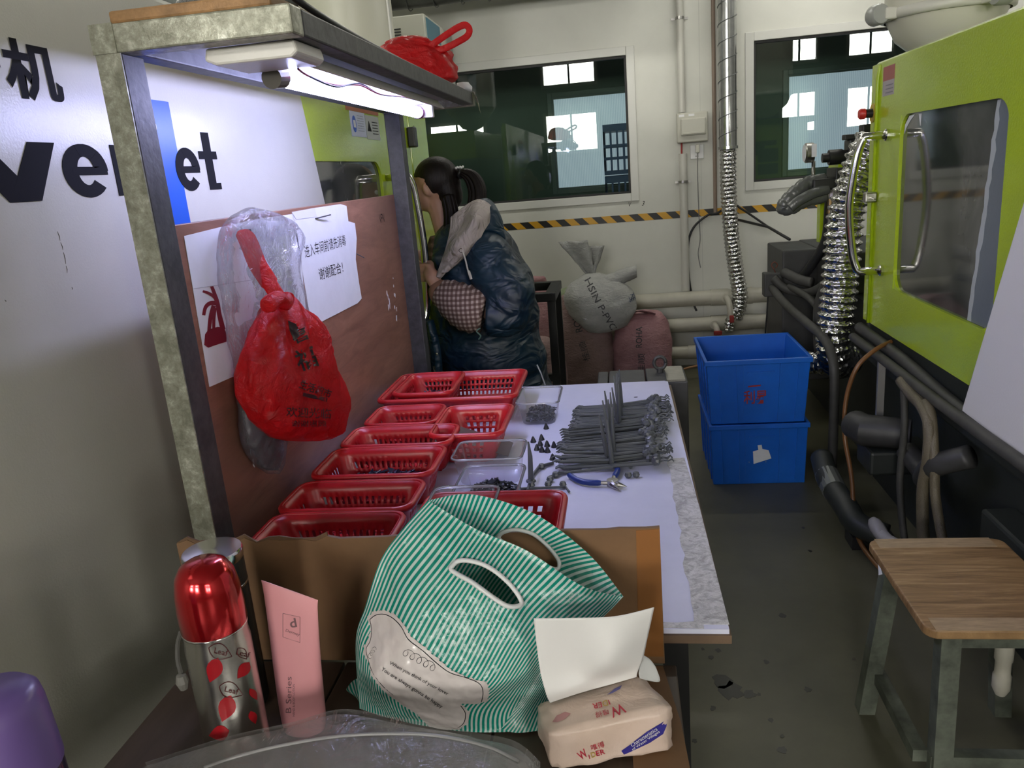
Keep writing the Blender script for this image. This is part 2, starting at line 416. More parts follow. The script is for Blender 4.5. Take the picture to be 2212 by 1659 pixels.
obj('guard_window', B((X2-.022, wa-.01, za-.01), (X2-.012, wb_+.01, zb+.01)), DKPANE, lm)
for (yy, zz, sy, sz) in ((wb_, zb, -1, -1), (wb_, za, -1, 1)):      # rounded corners of the cut-out
    pts = [(X2-.011, yy, zz)]+[(X2-.011, yy+sy*(.07-.07*math.sin(a)), zz+sz*(.07-.07*math.cos(a))) for a in [i*math.pi/12 for i in range(7)]]
    obj('window_corner', MB().poly(pts, (.010, 0, 0)), LIME, lm)
obj('machine_body', B((-1.9, .45, 0), (-1.0, 4.05, .70)), mat('dark machine base', (.02, .024, .022, 1), .5, bump=.1), lm)
obj('machine_core', B((-1.85, 2.35, .70), (-1.25, 4.0, 1.6)), mat('grey machine steel', (.20, .21, .20, 1), .4, .5), lm)
obj('rear_cover', B((-1.85, 2.2, 1.6), (-1.25, 4.08, 1.84)), LIME, lm)
# handle
hp = [(X2, 3.28, 1.472), (-.868, 3.28, 1.472), (-.851, 3.295, 1.40), (-.837, 3.30, 1.16), (-.851, 3.295, .92), (-.868, 3.28, .855), (X2, 3.28, .855)]
obj('door_handle', MB().tube([hp[0], hp[1], *smoothpath(hp[1:-1], 6)[1:], hp[-1]], .0165, 12), CHROME, lm, smooth=True)
for (yy, zz) in ((3.79, 1.682), (3.785, 1.622)):
    b = obj('bolt', MB().lathe([(0, .012), (.010, .012), (.013, .004), (.020, .003), (.020, 0)], (X2, yy+.05, zz), 10, Matrix.Rotation(math.pi/2, 3, 'Y')), STEEL, lm)
obj('hinge_block', B((X2, 3.70, 1.60), (X2+.035, 3.76, 1.69)), BLACK, lm, bevel=.006)
# notices on the door
wl = obj('warning_label', B((X2, 2.905, 1.625), (X2+.0015, 3.08, 1.715)), mat('pale blue label', (.62, .66, .80, 1), .4), lm)
obj('label_symbol', MB().lathe([(0, .0006), (.030, .0006), (.030, 0)], (X2+.0015, 2.945, 1.67), 20, Matrix.Rotation(math.pi/2, 3, 'Y') @ Matrix.Scale(.75, 3, (0, 1, 0))), BLUE, wl)
obj('label_book', B((X2+.002, 2.932, 1.657), (X2+.0026, 2.958, 1.683)), WHITEINK, wl)
for k in range(7): lettering('Read the operating manual carefully'[:18+k], (X2+.002, 2.985, 1.699-.009*k), (0, 1, 0), (0, 0, 1), .07+.004*(k % 3), .0045, INK, wl)
w2 = obj('warning_label', B((X2, 3.085, 1.62), (X2+.0015, 3.26, 1.71)), mat('grey label', (.50, .52, .50, 1), .4), lm)
obj('label_triangle', MB().poly([(X2+.0016, 3.10, 1.65), (X2+.0016, 3.15, 1.65), (X2+.0016, 3.125, 1.69)], (.0006, 0, 0)), INK, w2)
for k in range(5): obj('label_line', B((X2+.0016, 3.165, 1.685-.011*k), (X2+.002, 3.24, 1.688-.011*k)), INK, w2)
obj('warning_label', B((X2, 2.87, 1.716), (X2+.0015, 3.27, 1.75)), mat('faded orange label', (.45, .13, .05, 1), .5), lm)
# lettering
T = MX+.0012
lettering('塑机', (T, 1.075, 1.627), (0, 1, 0), (0, 0, 1), .255, .094, INK, lm, bold=.028)
def bold_letter(ch, y0, w, z0, xh):
    "heavy grotesque lower-case letter built from strokes"
    mb = MB(); cnt = [0]
    def q(pts): cnt[0] += 1; mb.poly([(T-.0006, y0+a*w, z0+b*xh) for a, b in pts], (.0008+.00004*(cnt[0] % 5), 0, 0))
    def arc(cx, cz, rx, rz, tx, tz, a0, a1, n=26):
        for i in range(n):
            a, b = a0+(a1-a0)*i/n, a0+(a1-a0)*(i+1)/n
            q([(cx+rx*math.cos(a), cz+rz*math.sin(a)), (cx+rx*math.cos(b), cz+rz*math.sin(b)), (cx+(rx-tx)*math.cos(b), cz+(rz-tz)*math.sin(b)), (cx+(rx-tx)*math.cos(a), cz+(rz-tz)*math.sin(a))])
    if ch == 'e': arc(.5, .5, .5, .5, .31, .235, -.02, 2*math.pi-.72); q([(.2, .42), (.98, .42), (.98, .575), (.2, .575)])
    if ch == 'o': arc(.5, .5, .5, .5, .26, .19, 0, 2*math.pi)
    if ch == 'w':
        for a, b in ((.02, .22), (.42, .22), (.40, .66), (.82, .66)): q([(a, 1) if a in (.02, .82) else (a, .98), (a+.17, 1) if a in (.02, .82) else (a+.17, .98), (b+.17, 0), (b-.02, 0)])
    if ch == 'r': q([(0, 0), (.42, 0), (.42, 1), (0, 1)]); arc(.95, .42, .55, .56, .38, .30, math.pi*.5, math.pi)
    if ch == 't': q([(.30, 0.0), (.72, 0.0), (.72, 1.38), (.30, 1.38)]); q([(.0, .74), (1, .74), (1, .93), (.0, .93)]); q([(.5, 0), (.98, 0), (.98, .16), (.5, .16)])
    if ch == 'P': q([(0, 0), (.3, 0), (.3, 1.4), (0, 1.4)]); arc(.45, .98, .5, .42, .27, .2, -math.pi/2, math.pi/2); q([(.2, 1.2), (.5, 1.2), (.5, 1.4), (.2, 1.4)]); q([(.2, .56), (.5, .56), (.5, .76), (.2, .76)])
    obj('letter', mb, INK, lm)
for ch, ya, wa_ in (('P', .60, .135), ('o', .755, .125), ('w', .905, .375), ('e', 1.283, .125), ('r', 1.427, .085), ('e', 1.645, .102), ('t', 1.752, .083)): bold_letter(ch, ya, wa_, 1.467, .094)
obj('logo_shape', MB().poly([(MX, 1.445, 1.385), (MX, 1.665, 1.385), (MX, 1.665, 1.655), (MX, 1.51, 1.655)], (.0006, 0, 0)), BLUE, lm)
lettering('j', (T, 1.545, 1.43), (0, 1, 0), (0, 0, 1), .055, .185, WHITEINK, lm, bold=.03, shear=.2)
for (u, v, u2, v2) in ((124, 500, 130, 520), (131, 524, 136, 540), (137, 545, 142, 570), (143, 574, 145, 590), (155, 620, 156, 626), (10, 648, 13, 652)):
    a, b_ = spot(u, v, x=MX+.0004), spot(u2, v2, x=MX+.0004); obj('scratch', MB().tube([a, a.lerp(b_, .5)+V((0, .001, 0)), b_], [.0004, .0009, .0003], 4), mat('scratch dirt', (.12, .115, .09, 1), .7), lm)
# feed hopper rising from the machine
obj('feed_hopper', MB().lathe([(.04, 1.84), (.09, 1.86), (.222, 2.02), (.222, 2.75), (.21, 2.76), (.0, 2.78)], (-1.275, 4.0, 0), 40), mat('hopper enamel', (.60, .59, .50, 1), .3), lm, smooth=True, auto=.6)
obj('hopper_seam', B((-1.067, 3.955, 2.03), (-1.05, 3.985, 2.75)), ALU, lm)
t = thing('dryer_cabinet', 'grey cabinet with louvres and blue control face hung on the far wall', 'cabinet', (-1.2, 4.95, 2.05))
obj('body', B((-1.32, 4.8, 2.05), (-1.07, 5.58, 2.375)), mat('grey beige enamel', (.44, .44, .38, 1), .4), t, bevel=.006)
obj('control_face', B((-1.07, 4.84, 2.10), (-1.066, 5.2, 2.36)), mat('blue control face', (.05, .16, .22, 1), .4), t)
obj('switch', B((-1.066, 4.98, 2.18), (-1.055, 5.05, 2.25)), BLACK, t)
obj('rating_plate', B((-1.20, 4.797, 2.235), (-1.13, 4.8, 2.262)), INK, t)
for k in range(8): obj('louvre', B((-1.27, 4.792, 2.19+k*.016), (-1.215, 4.8, 2.196+k*.016)), BLACK, t)
# ---------------------------------------------------------------- bench frame
def galv():
    m = bpy.data.materials.new('weathered galvanised steel'); m.use_nodes = True; t = NT(m); vec = t.coord('Object')
    a = t.noise(vec, 38, 6, .75, .25); b = t.noise(vec, 90, 3, .6)
    c = t.ramp(a, [(.38, (.20, .20, .15, 1)), (.55, (.33, .33, .26, 1)), (.68, (.55, .55, .47, 1))])
    t.link(c, t.b.inputs['Base Color']); t.b.inputs['Metallic'].default_value = .35
    t.link(t.ramp(b, [(.3, (.28,)*3+(1,)), (.7, (.55,)*3+(1,))]), t.b.inputs['Roughness']); t.bump(a, .25, .004); return m
GALV = galv()
DSTEEL = mat('grimy dark steel', (.085, .085, .088, 1), .5, .3, var=.45, vscale=30, bump=.2, bscale=60)
def plyw():
    m = bpy.data.materials.new('reddish plywood'); m.use_nodes = True; t = NT(m); vec = t.coord('Object', (1, 1.5, 9))
    a = t.noise(vec, 3.2, 7, .7, .8); b = t.noise(t.coord('Object'), 2.2, 5, .6)
    c = t.ramp(a, [(.3, (.17, .072, .045, 1)), (.6, (.30, .14, .09, 1)), (.8, (.36, .19, .13, 1))])
    c = t.mixc(t.ramp(b, [(.45, (0, 0, 0, 1)), (.8, (1, 1, 1, 1))]), c, (.22, .11, .08, 1))
    t.link(c, t.b.inputs['Base Color']); t.b.inputs['Roughness'].default_value = .38; t.bump(a, .05, .003); return m
PLY = plyw()
WOOD = mat('raw plank', (.40, .22, .09, 1), .6, var=.4, vscale=5, ani=(8, 1, 8), bump=.15, bscale=30)
fr = thing('bench_frame', 'galvanised steel frame with overhead shelf and plywood back panel', 'frame', (-.70, 1.9, 0))
obj('near_post', B((-.790, 1.203, 0), (-.748, 1.262, 1.675)), DSTEEL, fr, bevel=.002)
obj('galvanised_face', B((-.790, 1.20, 0), (-.7485, 1.2028, 1.675)), GALV, fr)
obj('far_post', B((-.775, 2.70, 0), (-.722, 2.755, 1.675)), DSTEEL, fr, bevel=.003)
obj('end_beam', B((-.782, 1.20, 1.675), (-.467, 1.245, 1.717)), GALV, fr, bevel=.003)
obj('end_beam', B((-.782, 2.71, 1.675), (-.467, 2.755, 1.717)), GALV, fr, bevel=.003)
obj('side_beam', B((-.507, 1.245, 1.677), (-.467, 2.71, 1.716)), DSTEEL, fr, bevel=.003)
obj('side_beam', B((-.782, 1.245, 1.677), (-.742, 2.71, 1.716)), DSTEEL, fr, bevel=.003)
obj('weld_cap', B((-.792, 1.198, 1.675), (-.752, 1.2, 1.718)), GALV, fr)
obj('shelf_sheet', B((-.742, 1.245, 1.700), (-.507, 2.71, 1.704)), mat('shelf sheet', (.30, .30, .30, 1), .5), fr)
obj('plywood_back', B((-.790, 1.262, .70), (-.772, 2.70, 1.408)), PLY, fr, bevel=.001)
obj('wall_brace', MB().tube([(-.79, 1.29, 1.655), (-.80, 1.32, 1.42)], .0045, 6), BLACK, fr)
for k, (yy, zz) in enumerate(((2.49, 1.335), (2.49, 1.33), (2.49, 1.33))[:1]):
    lettering('VFN', (-.7715, 2.50, 1.325), (0, 1, 0), (0, 0, 1), .055, .028, INK, fr, name='pencil_mark', shear=.2)
def scrape(y, z, n, sp, seed):
    rnd = random.Random(seed)
    for i in range(n):
        a, b = y+rnd.uniform(-.012, .012), z-sp*i/n*1.0+rnd.uniform(-.01, .01); L = rnd.uniform(.006, .022)
        obj('glue_scrape', MB().poly([(-.772, a, b), (-.772, a+rnd.uniform(.003, .008), b-.002), (-.772, a+rnd.uniform(-.002, .006), b-L), (-.772, a-.002, b-L*.7)], (.0006, 0, 0)), PAPER, fr)
scrape(2.49, 1.10, 5, .05, 1); scrape(2.56, 1.13, 8, .15, 2); scrape(1.43, .98, 4, .08, 3)
# the shelf carries
t = obj('wooden_plank', MB().box((-.762, 1.21, 1.718), (-.50, 1.42, 1.737)), WOOD, label='raw wooden plank lying on top of the steel shelf', cat='plank', bevel=.004)
t = obj('clear_bag', MB().grid(lambda u, v: (-.70+.14*u+.02*fbm((u*3, v*3, 5), 1), 1.25+.12*v, 1.74+.035*math.sin(math.pi*u)*math.sin(math.pi*v)**.5+.012*fbm((u*5, v*5, 1), 1)), 20, 14), film('crumpled clear film', (.95, .97, .97, 1), .25, crinkle=.5), smooth=True, solid=.0006, label='crumpled clear plastic bag lying on the wooden plank', cat='plastic bag')
obj('black_cable', MB().tube(smoothpath([(-.535, 1.23, 1.745), (-.53, 1.27, 1.760), (-.515, 1.30, 1.758), (-.49, 1.36, 1.735), (-.487, 1.60, 1.724), (-.50, 2.2, 1.724)], 8), .006, 8), BLACK, smooth=True, label='black cable lying along the top of the steel shelf', cat='cable')
# ---------------------------------------------------------------- bench lamp
lamp = thing('fluorescent_lamp', 'glowing white tube lamp hung under the steel shelf', 'lamp', (-.58, 1.8, 1.62))
LAMPW = mat('off white lamp housing', (.70, .68, .62, 1), .35)
obj('housing', MB().poly([(-.635, 1.25, 1.6765), (-.640, 1.25, 1.658), (-.622, 1.25, 1.650), (-.495, 1.25, 1.650), (-.484, 1.25, 1.658), (-.488, 1.25, 1.6765)], (0, .12, 0)), LAMPW, lamp, bevel=.004)
obj('gear_channel', B((-.600, 1.37, 1.668), (-.545, 2.44, 1.6765)), LAMPW, lamp)
obj('reflector', MB().poly([(-.546, 1.37, 1.6765), (-.546, 1.37, 1.672), (-.512, 1.37, 1.650), (-.509, 1.37, 1.652), (-.53, 1.37, 1.6765)], (0, 1.07, 0)), LAMPW, lamp)
obj('tube', MB().tube([(-.585, 1.41, 1.645), (-.585, 2.405, 1.645)], .016, 16), emit('glowing tube', (.54, .56, 1, 1), TUBE), lamp, smooth=True, auto=.6)
SMK = mat('smoked plastic', (.12, .11, .09, 1), .2)
sc = obj('lamp_holder', MB().tube([(-.585, 1.372, 1.640), (-.585, 1.412, 1.645)], [.018, .019], 16), SMK, lamp)
obj('holder_tab', B((-.594, 1.375, 1.658), (-.576, 1.395, 1.668)), SMK, sc)
obj('tube_cap', MB().tube([(-.585, 2.405, 1.645), (-.585, 2.43, 1.645)], .0165, 16), mat('magenta end cap', (.22, .02, .16, 1), .4), lamp)
obj('end_bracket', B((-.605, 2.43, 1.630), (-.545, 2.455, 1.6765)), LAMPW, lamp, bevel=.003)
for k, (a, c) in enumerate((((.25, .02, .05, 1), 0), ((.03, .03, .08, 1), .004))):
    obj('lamp_wire', MB().tube(smoothpath([(-.53, 1.36, 1.648), (-.535, 1.42, 1.643), (-.54+c, 1.56, 1.642-c), (-.538, 1.72, 1.655+c), (-.536, 1.86, 1.648), (-.54, 2.1, 1.660), (-.545, 2.43, 1.665)], 8), .0022, 6), mat('wire %d' % k, a, .4), lamp)
# ---------------------------------------------------------------- right moulding machine
def Ycyl(x, y, z, prof, n=20, axis='Y', s=1):
    R_ = {'Y': Matrix.Rotation(-math.pi/2*s, 3, 'X'), 'X': Matrix.Rotation(math.pi/2*s, 3, 'Y'), 'Z': Matrix.Identity(3)}[axis]
    return MB().lathe(prof, (x, y, z), n, R_)
DKBASE = mat('dark machine base', None)
DKGREY = mat('dirty dark grey metal', (.045, .045, .045, 1), .5, var=.4, vscale=8, bump=.15, bscale=50)
HOSE = mat('black rubber hose', (.014, .014, .015, 1), .45)
DUSTY = mat('dusty grey hose', (.058, .057, .052, 1), .6, var=.3, vscale=20)
PVC = mat('aged white pvc', (.50, .48, .40, 1), .4, var=.15, vscale=6)
rm = thing('moulding_machine', 'lime and white moulding machine with steel door handle behind the wooden stool', 'machine', (1.5, 2.4, 0))
RX = 1.0
def rb(z): return 2.363-(z-.64)*.415          # slanted edge of the white cover
ztop = 1.735
m = MB(); wy0, wy1, wz0, wz1 = 2.26, 3.065, .915, 1.535
m.box((RX, wy1, .735), (RX+.04, 3.41, ztop)); m.box((RX, 1.85, .735), (RX+.04, wy0, ztop)); m.box((RX, wy0, .735), (RX+.04, wy1, wz0)); m.box((RX, wy0, wz1), (RX+.04, wy1, ztop))
obj('lime_door', m, LIME, rm)
for (yy, zz, sy, sz) in ((wy1, wz1, -1, -1), (wy1, wz0, -1, 1), (wy0, wz0, 1, 1), (wy0, wz1, 1, -1)):
    pts = [(RX+.002, yy, zz)]+[(RX+.002, yy+sy*(.07-.07*math.sin(a)), zz+sz*(.07-.07*math.cos(a))) for a in [i*math.pi/12 for i in range(7)]]
    obj('window_corner', MB().poly(pts, (.012, 0, 0)), LIME, rm)
obj('guard_window', B((RX+.012, wy0-.02, wz0-.02), (RX+.02, wy1+.02, wz1+.02)), DKPANE, rm)
# strip of clear tape on the window
PALE = mat('pale blue protective film', (.15, .175, .20, 1), .3, bump=.1)
jag = [(RX+.0105, 2.40+.012*fbm((0, 0, k*.37), 1.5)-.10*(k/24)*0, wz0+.003+(wz1-wz0-.006)*k/24) for k in range(25)]
jag = [(x, y-.055+.085*(1-k/24), z) for k, (x, y, z) in enumerate(jag)]
obj('film_strip', MB().poly([(RX+.0105, wy0, wz0+.003)]+jag+[(RX+.0105, wy0, wz1-.003)], (.0012, 0, 0)), PALE, rm)
GLUE = mat('white glue residue', (.42, .45, .46, 1), .5)
rnd = random.Random(5)
gm = [(x-.0006, y+.004+.006*rnd.random(), z) for x, y, z in jag]+[(x-.0006, y-.012-.01*rnd.random(), z) for x, y, z in jag[::-1]]
obj('glue_residue', MB().poly(gm, (.0005, 0, 0)), GLUE, rm)
obj('film_scrap', MB().poly([(RX+.0105, 3.055, 1.47), (RX+.0105, 3.05, 1.50), (RX+.0105, 3.01, 1.528), (RX+.0105, 2.96, 1.53), (RX+.0105, 3.0, 1.512), (RX+.0105, 3.035, 1.49)], (.001, 0, 0)), PAPER, rm)
obj('film_scrap', MB().poly([(RX+.0105, 2.925, 1.53), (RX+.0105, 2.90, 1.53), (RX+.0105, 2.905, 1.49)], (.001, 0, 0)), PAPER, rm)
obj('door_lip', MB().tube([(RX-.004, 3.325, .735), (RX-.004, 3.325, 1.68), (RX+.0, 3.32, 1.725), (RX+.03, 3.315, 1.74)], .007, 8), LIME, rm, smooth=True)
obj('top_edge', MB().poly([(RX+.001, 1.85, ztop-.012), (RX+.02, 1.85, ztop+.012), (RX+.06, 1.85, ztop+.015), (RX+.06, 1.85, ztop-.012)], (0, 1.56, 0)), LIME, rm, bevel=.006)
obj('roof_cover', B((RX+.05, 1.85, ztop-.05), (RX+.85, 3.41, ztop)), LIME, rm)
obj('end_cover', MB().poly([(RX+.001, 3.41, .735), (RX+.001, 3.41, ztop), (RX+.75, 3.41, ztop), (RX+.75, 3.41, .735)], (0, -.03, 0)), LIME, rm)
obj('white_cover', MB().poly([(RX-.03, rb(.64), .64), (RX-.03, rb(1.76), 1.76), (RX-.03, .9, 1.76), (RX-.03, .9, .64)], (.9, 0, 0)), mat('white machine enamel', (.72, .71, .73, 1), .35, bump=.1, bscale=200), rm, bevel=.02)
hq = [(RX, 3.19, 1.472), (RX-.085, 3.19, 1.472), (RX-.107, 3.195, 1.40), (RX-.128, 3.20, 1.22), (RX-.112, 3.195, 1.04), (RX-.09, 3.19, .968), (RX, 3.19, .968)]
h = obj('door_handle', MB().tube([hq[0], hq[1], *smoothpath(hq[1:-1], 6)[1:], hq[-1]], .0155, 12), CHROME, rm, smooth=True)
for zz in (1.472, .968): obj('handle_rose', Ycyl(RX, 3.19, zz, [(0, .014), (.018, .014), (.022, .010), (.022, 0)], 14, 'X', -1), CHROME, h)
obj('emergency_stop_plate', Ycyl(RX, 3.385, 1.560, [(0, .003), (.036, .003), (.036, 0)], 20, 'X', -1), mat('yellow ring', (.5, .36, .03, 1), .4), rm)
es = obj('emergency_stop', Ycyl(RX-.003, 3.385, 1.560, [(0, .050), (.016, .050), (.0205, .044), (.0205, .028), (.015, .024)], 18, 'X', -1), mat('red button', (.55, .03, .02, 1), .35), rm, smooth=True, auto=.7)
obj('button_collar', Ycyl(RX-.003, 3.385, 1.560, [(.017, .024), (.017, 0)], 18, 'X', -1), BLACK, es)
obj('door_sticker', B((RX-.001, 3.15, 1.665), (RX, 3.275, 1.715)), mat('faded red sticker', (.40, .12, .11, 1), .5), rm)
st = obj('door_sticker', B((RX-.001, 3.15, 1.612), (RX, 3.275, 1.665)), mat('faded grey sticker', (.42, .38, .40, 1), .5), rm)
for k in range(3): obj('sticker_line', B((RX-.0016, 3.16, 1.62+.013*k), (RX-.001, 3.24, 1.624+.013*k)), mat('faded ink', (.20, .19, .22, 1), .5), st)
lt = obj('door_latch', B((RX-.045, 3.285, 1.222), (RX, 3.325, 1.262)), STEEL, rm, bevel=.006)
obj('latch_pin', MB().tube([(RX-.02, 3.285, 1.24), (RX-.02, 3.25, 1.236)], .004, 8), STEEL, lt)
# base with rails
obj('machine_body', B((1.08, .9, .0), (2.0, 3.45, .55)), DKBASE, rm)
obj('rear_body', B((1.12, 3.45, .0), (2.0, 4.9, .735)), DKBASE, rm)
obj('bed_rail', B((1.02, .9, .55), (2.0, 3.42, .735)), DKBASE, rm, bevel=.01)
obj('skirt_rail', B((.985, .9, .30), (1.08, 2.2, .42)), DKBASE, rm, bevel=.01)
obj('injection_unit', B((1.02, 4.0, .735), (1.7, 4.75, .94)), DKGREY, rm, bevel=.008)
obj('rear_box', B((.845, 4.30, .22), (1.12, 4.75, .935)), DKGREY, rm, bevel=.008)
obj('end_block', B((.745, 4.26, .70), (.835, 4.34, .825)), DKGREY, rm, bevel=.006)
obj('upright', B((1.06, 4.10, .94), (1.16, 4.28, 1.42)), LIME, rm)
obj('upright', B((1.0, 4.18, .98), (1.06, 4.24, 1.30)), LIME, rm)
# hopper with its clamp ring
hc = (1.335, 3.62)
hop = obj('feed_hopper', MB().lathe([(.05, 1.74), (.09, 1.76), (.185, 1.84), (.222, 1.92), (.228, 1.96), (.228, 2.7)], (*hc, 0), 48), mat('hopper enamel', None), rm, smooth=True)
obj('clamp_ring', MB().lathe([(.228, 1.915), (.243, 1.92), (.245, 1.935), (.243, 1.95), (.228, 1.955)], (*hc, 0), 48), mat('cast white', (.62, .61, .55, 1), .35), hop, smooth=True)
for an in (math.radians(196), math.radians(286)):
    d = V((math.cos(an), math.sin(an), 0)); sdir = V((-d.y, d.x, 0)); o_ = V((*hc, 1.935))
    M_ = Matrix((d, sdir, V((0, 0, 1)))).transposed()
    c = obj('clamp_catch', MB().box((.235, -.035, -.022), (.285, .035, .022), Matrix.Translation(o_) @ M_.to_4x4()), mat('cast white', None), hop, bevel=.006)
    obj('clamp_knob', MB().lathe([(0, .03), (.035, .03), (.04, .02), (.04, -.02), (.035, -.03), (0, -.03)], o_+d*.30, 20, M_ @ Matrix.Rotation(math.pi/2, 3, 'X')), mat('grey clamp knob', (.35, .36, .34, 1), .3), hop, smooth=True, auto=.6)
# valve block with pressure gauge
vb = obj('valve_block', MB().box((1.03, 4.02, 1.26), (1.34, 4.2, 1.345)), BLACK, rm, bevel=.006)
obj('solenoid', Ycyl(.985, 4.10, 1.395, [(0, 0), (.022, 0), (.022, .03), (.036, .03), (.036, .09), (.03, .10), (.03, .30)], 16, 'X'), BLACK, vb, smooth=True, auto=.6)
obj('valve_body', B((1.10, 4.06, 1.36), (1.35, 4.16, 1.47)), BLACK, vb, bevel=.006)
obj('connector', B((1.08, 4.07, 1.47), (1.24, 4.13, 1.495)), BLACK, vb, bevel=.005)
obj('connector', B((1.16, 4.07, 1.495), (1.34, 4.14, 1.535)), BLACK, vb, bevel=.005)
obj('valve_plate', B((1.14, 4.055, 1.478), (1.20, 4.0565, 1.494)), PAPER, vb)
obj('valve_foot', B((.93, 4.03, 1.245), (1.06, 4.16, 1.30)), BLACK, vb, bevel=.008)
g = obj('pressure_gauge', Ycyl(.925, 4.10, 1.425, [(0, .018), (.045, .018), (.047, .012), (.047, -.018), (.04, -.024), (0, -.024)], 24, 'X'), STEEL, rm, smooth=True, auto=.6)
obj('gauge_dial', Ycyl(.900, 4.10, 1.425, [(0, 0), (.041, 0), (.041, .001)], 24, 'X'), PAPER, g)
obj('gauge_label', B((.925, 4.052, 1.405), (.948, 4.0535, 1.465)), PAPER, g)
obj('gauge_stem', MB().tube([(.945, 4.10, 1.385), (.945, 4.10, 1.285), (.955, 4.10, 1.27), (1.03, 4.10, 1.27)], .009, 10), STEEL, g, smooth=True)
# hydraulic hoses
def hose(pts, r, mm, nm='hose', par=None, n=10, **k): return obj(nm, MB().tube(smoothpath(pts, 8), r, n), mm, par or rm, smooth=True, **k)
hh = hose([(1.025, 4.08, 1.255), (1.02, 4.08, 1.15), (1.01, 4.09, 1.0), (.96, 4.14, .88), (.92, 4.2, .80)], .025, HOSE)
obj('hose_ferrule', MB().tube([(1.025, 4.08, 1.20), (1.023, 4.08, 1.13)], .027, 14), mat('brass ferrule', (.32, .22, .10, 1), .35, 1), hh, smooth=True, auto=.6)
obj('hose_nut', MB().tube([(1.026, 4.08, 1.245), (1.025, 4.08, 1.20)], .03, 6), mat('zinc nut', (.6, .58, .5, 1), .3, 1), hh)
PLW = mat('dusty plastic wrap', (.10, .105, .10, 1), .25, bump=.8, bscale=45, spec=.7)
w = hose([(1.0, 4.1, 1.29), (.92, 4.08, 1.285), (.86, 4.06, 1.25), (.81, 4.05, 1.205), (.795, 4.05, 1.175), (.83, 4.05, 1.17), (.90, 4.06, 1.20), (1.0, 4.08, 1.215)], [.03, .035, .034, .034, .032]*11+[.03, .03], PLW, 'wrapped_hose_bundle')
hose([(1.0, 4.05, 1.25), (.93, 4.03, 1.235), (.86, 4.02, 1.205), (.82, 4.02, 1.175)], .026, PLW, 'wrapped_hose_bundle')
for k, pts in enumerate([[(.79, 4.25, .80), (.85, 4.2, .745), (.93, 4.1, .74), (.98, 4.0, .79), (1.04, 3.9, .90)], [(1.05, 3.75, .93), (.97, 3.8, .86), (.93, 3.85, .74), (.925, 3.85, .60), (.935, 3.85, .45)], [(.84, 4.24, .83), (.90, 4.15, .80), (.95, 4.1, .79)], [(1.02, 3.8, .70), (.95, 3.85, .68), (.90, 3.95, .74), (.86, 4.2, .76)]]):
    hose(pts, (.022, .024, .026, .016)[k], DUSTY)
hose([(.785, 4.27, .75), (.80, 4.05, .71), (.84, 3.7, .665), (.87, 3.55, .635), (.885, 3.45, .58), (.89, 3.4, .45), (.89, 3.4, .02)], .021, DUSTY, 'drain_pipe')
hose([(.80, 4.26, .83), (.79, 4.25, .85), (.78, 4.26, .87), (.795, 4.26, .885), (.81, 4.26, .87), (.80, 4.25, .855)], .003, mat('rusty wire', (.12, .03, .015, 1), .6))
hose([(.77, 4.3, .70), (.765, 4.3, .60), (.76, 4.31, .50), (.757, 4.3, .40)], .004, HOSE)
# pipes and cables along the base
r1 = hose([(.945, 3.35, .672), (.945, 3.0, .67), (.945, 2.55, .665), (.95, 2.3, .66), (.95, 1.7, .665)], .018, DUSTY, 'conduit')
hose([(.985, 3.4, .70), (.985, 2.9, .69), (.985, 2.3, .655), (.985, 1.2, .65)], .022, DKGREY, 'conduit')
hose([(.93, 2.72, .655), (.925, 2.6, .64), (.92, 2.5, .635), (.915, 2.42, .60), (.912, 2.40, .50), (.91, 2.42, .35), (.92, 2.36, .15), (.98, 2.2, .10)], .019, mat('braided clear hose', (.125, .105, .07, 1), .3, bump=.5, bscale=300), 'braided_hose')
hose([(.93, 2.5, .645), (.925, 2.43, .62), (.922, 2.38, .50), (.93, 2.36, .35), (.95, 2.26, .18), (1.0, 2.1, .10)], .015, mat('braided clear hose', None), 'braided_hose')
hose([(.93, 2.7, .66), (.935, 2.68, .5), (.93, 2.68, .3), (.935, 2.63, .12), (.95, 2.6, .04)], .012, DUSTY)
hose([(1.0, 3.05, .715), (.93, 3.0, .70), (.86, 2.98, .64), (.825, 2.98, .52), (.815, 2.95, .38), (.825, 2.88, .24), (.82, 2.75, .05), (.86, 2.5, .012)], .0085, mat('amber tubing', (.17, .075, .025, 1), .35), 'amber_hose')
obj('steel_bracket', B((.93, 2.96, .45), (.955, 2.975, .66)), mat('bare bracket', (.35, .34, .32, 1), .4, .6), rm)
mo = obj('pump_motor', MB().tube([(.845, 2.93, .43), (.86, 2.86, .43), (1.0, 2.80, .43)], [.055, .06, .055], 16), DKGREY, rm, smooth=True, auto=.6)
obj('pump_elbow', MB().tube(smoothpath([(.96, 2.72, .40), (.98, 2.60, .36), (.95, 2.52, .38), (.93, 2.40, .47), (1.0, 2.32, .53)], 6), .036, 12), DKGREY, rm, smooth=True)
obj('pump_bracket', B((.86, 2.78, .28), (1.08, 2.95, .37)), DKBASE, rm, bevel=.01)
obj('oil_drain', MB().tube(smoothpath([(.79, 3.18, .20), (.78, 3.02, .165), (.80, 2.86, .13), (.82, 2.76, .10), (.9, 2.7, .08)], 6), .045, 14), DKBASE, rm, smooth=True)
obj('silver_sleeve', MB().tube([(.782, 3.06, .172), (.785, 2.95, .150)], .047, 16), mat('silver sleeve', (.20, .21, .20, 1), .35, .5), rm)
gl = obj('wrapped_pipe', MB().tube(smoothpath([(.835, 2.66, .17), (.87, 2.58, .11), (.90, 2.47, .085)], 5), [.012, .022, .026, .025, .022, .026, .028, .03, .028, .028, .028], 10), mat('grimy white wrap', (.36, .35, .37, 1), .5, bump=.4, bscale=30), rm, smooth=True)
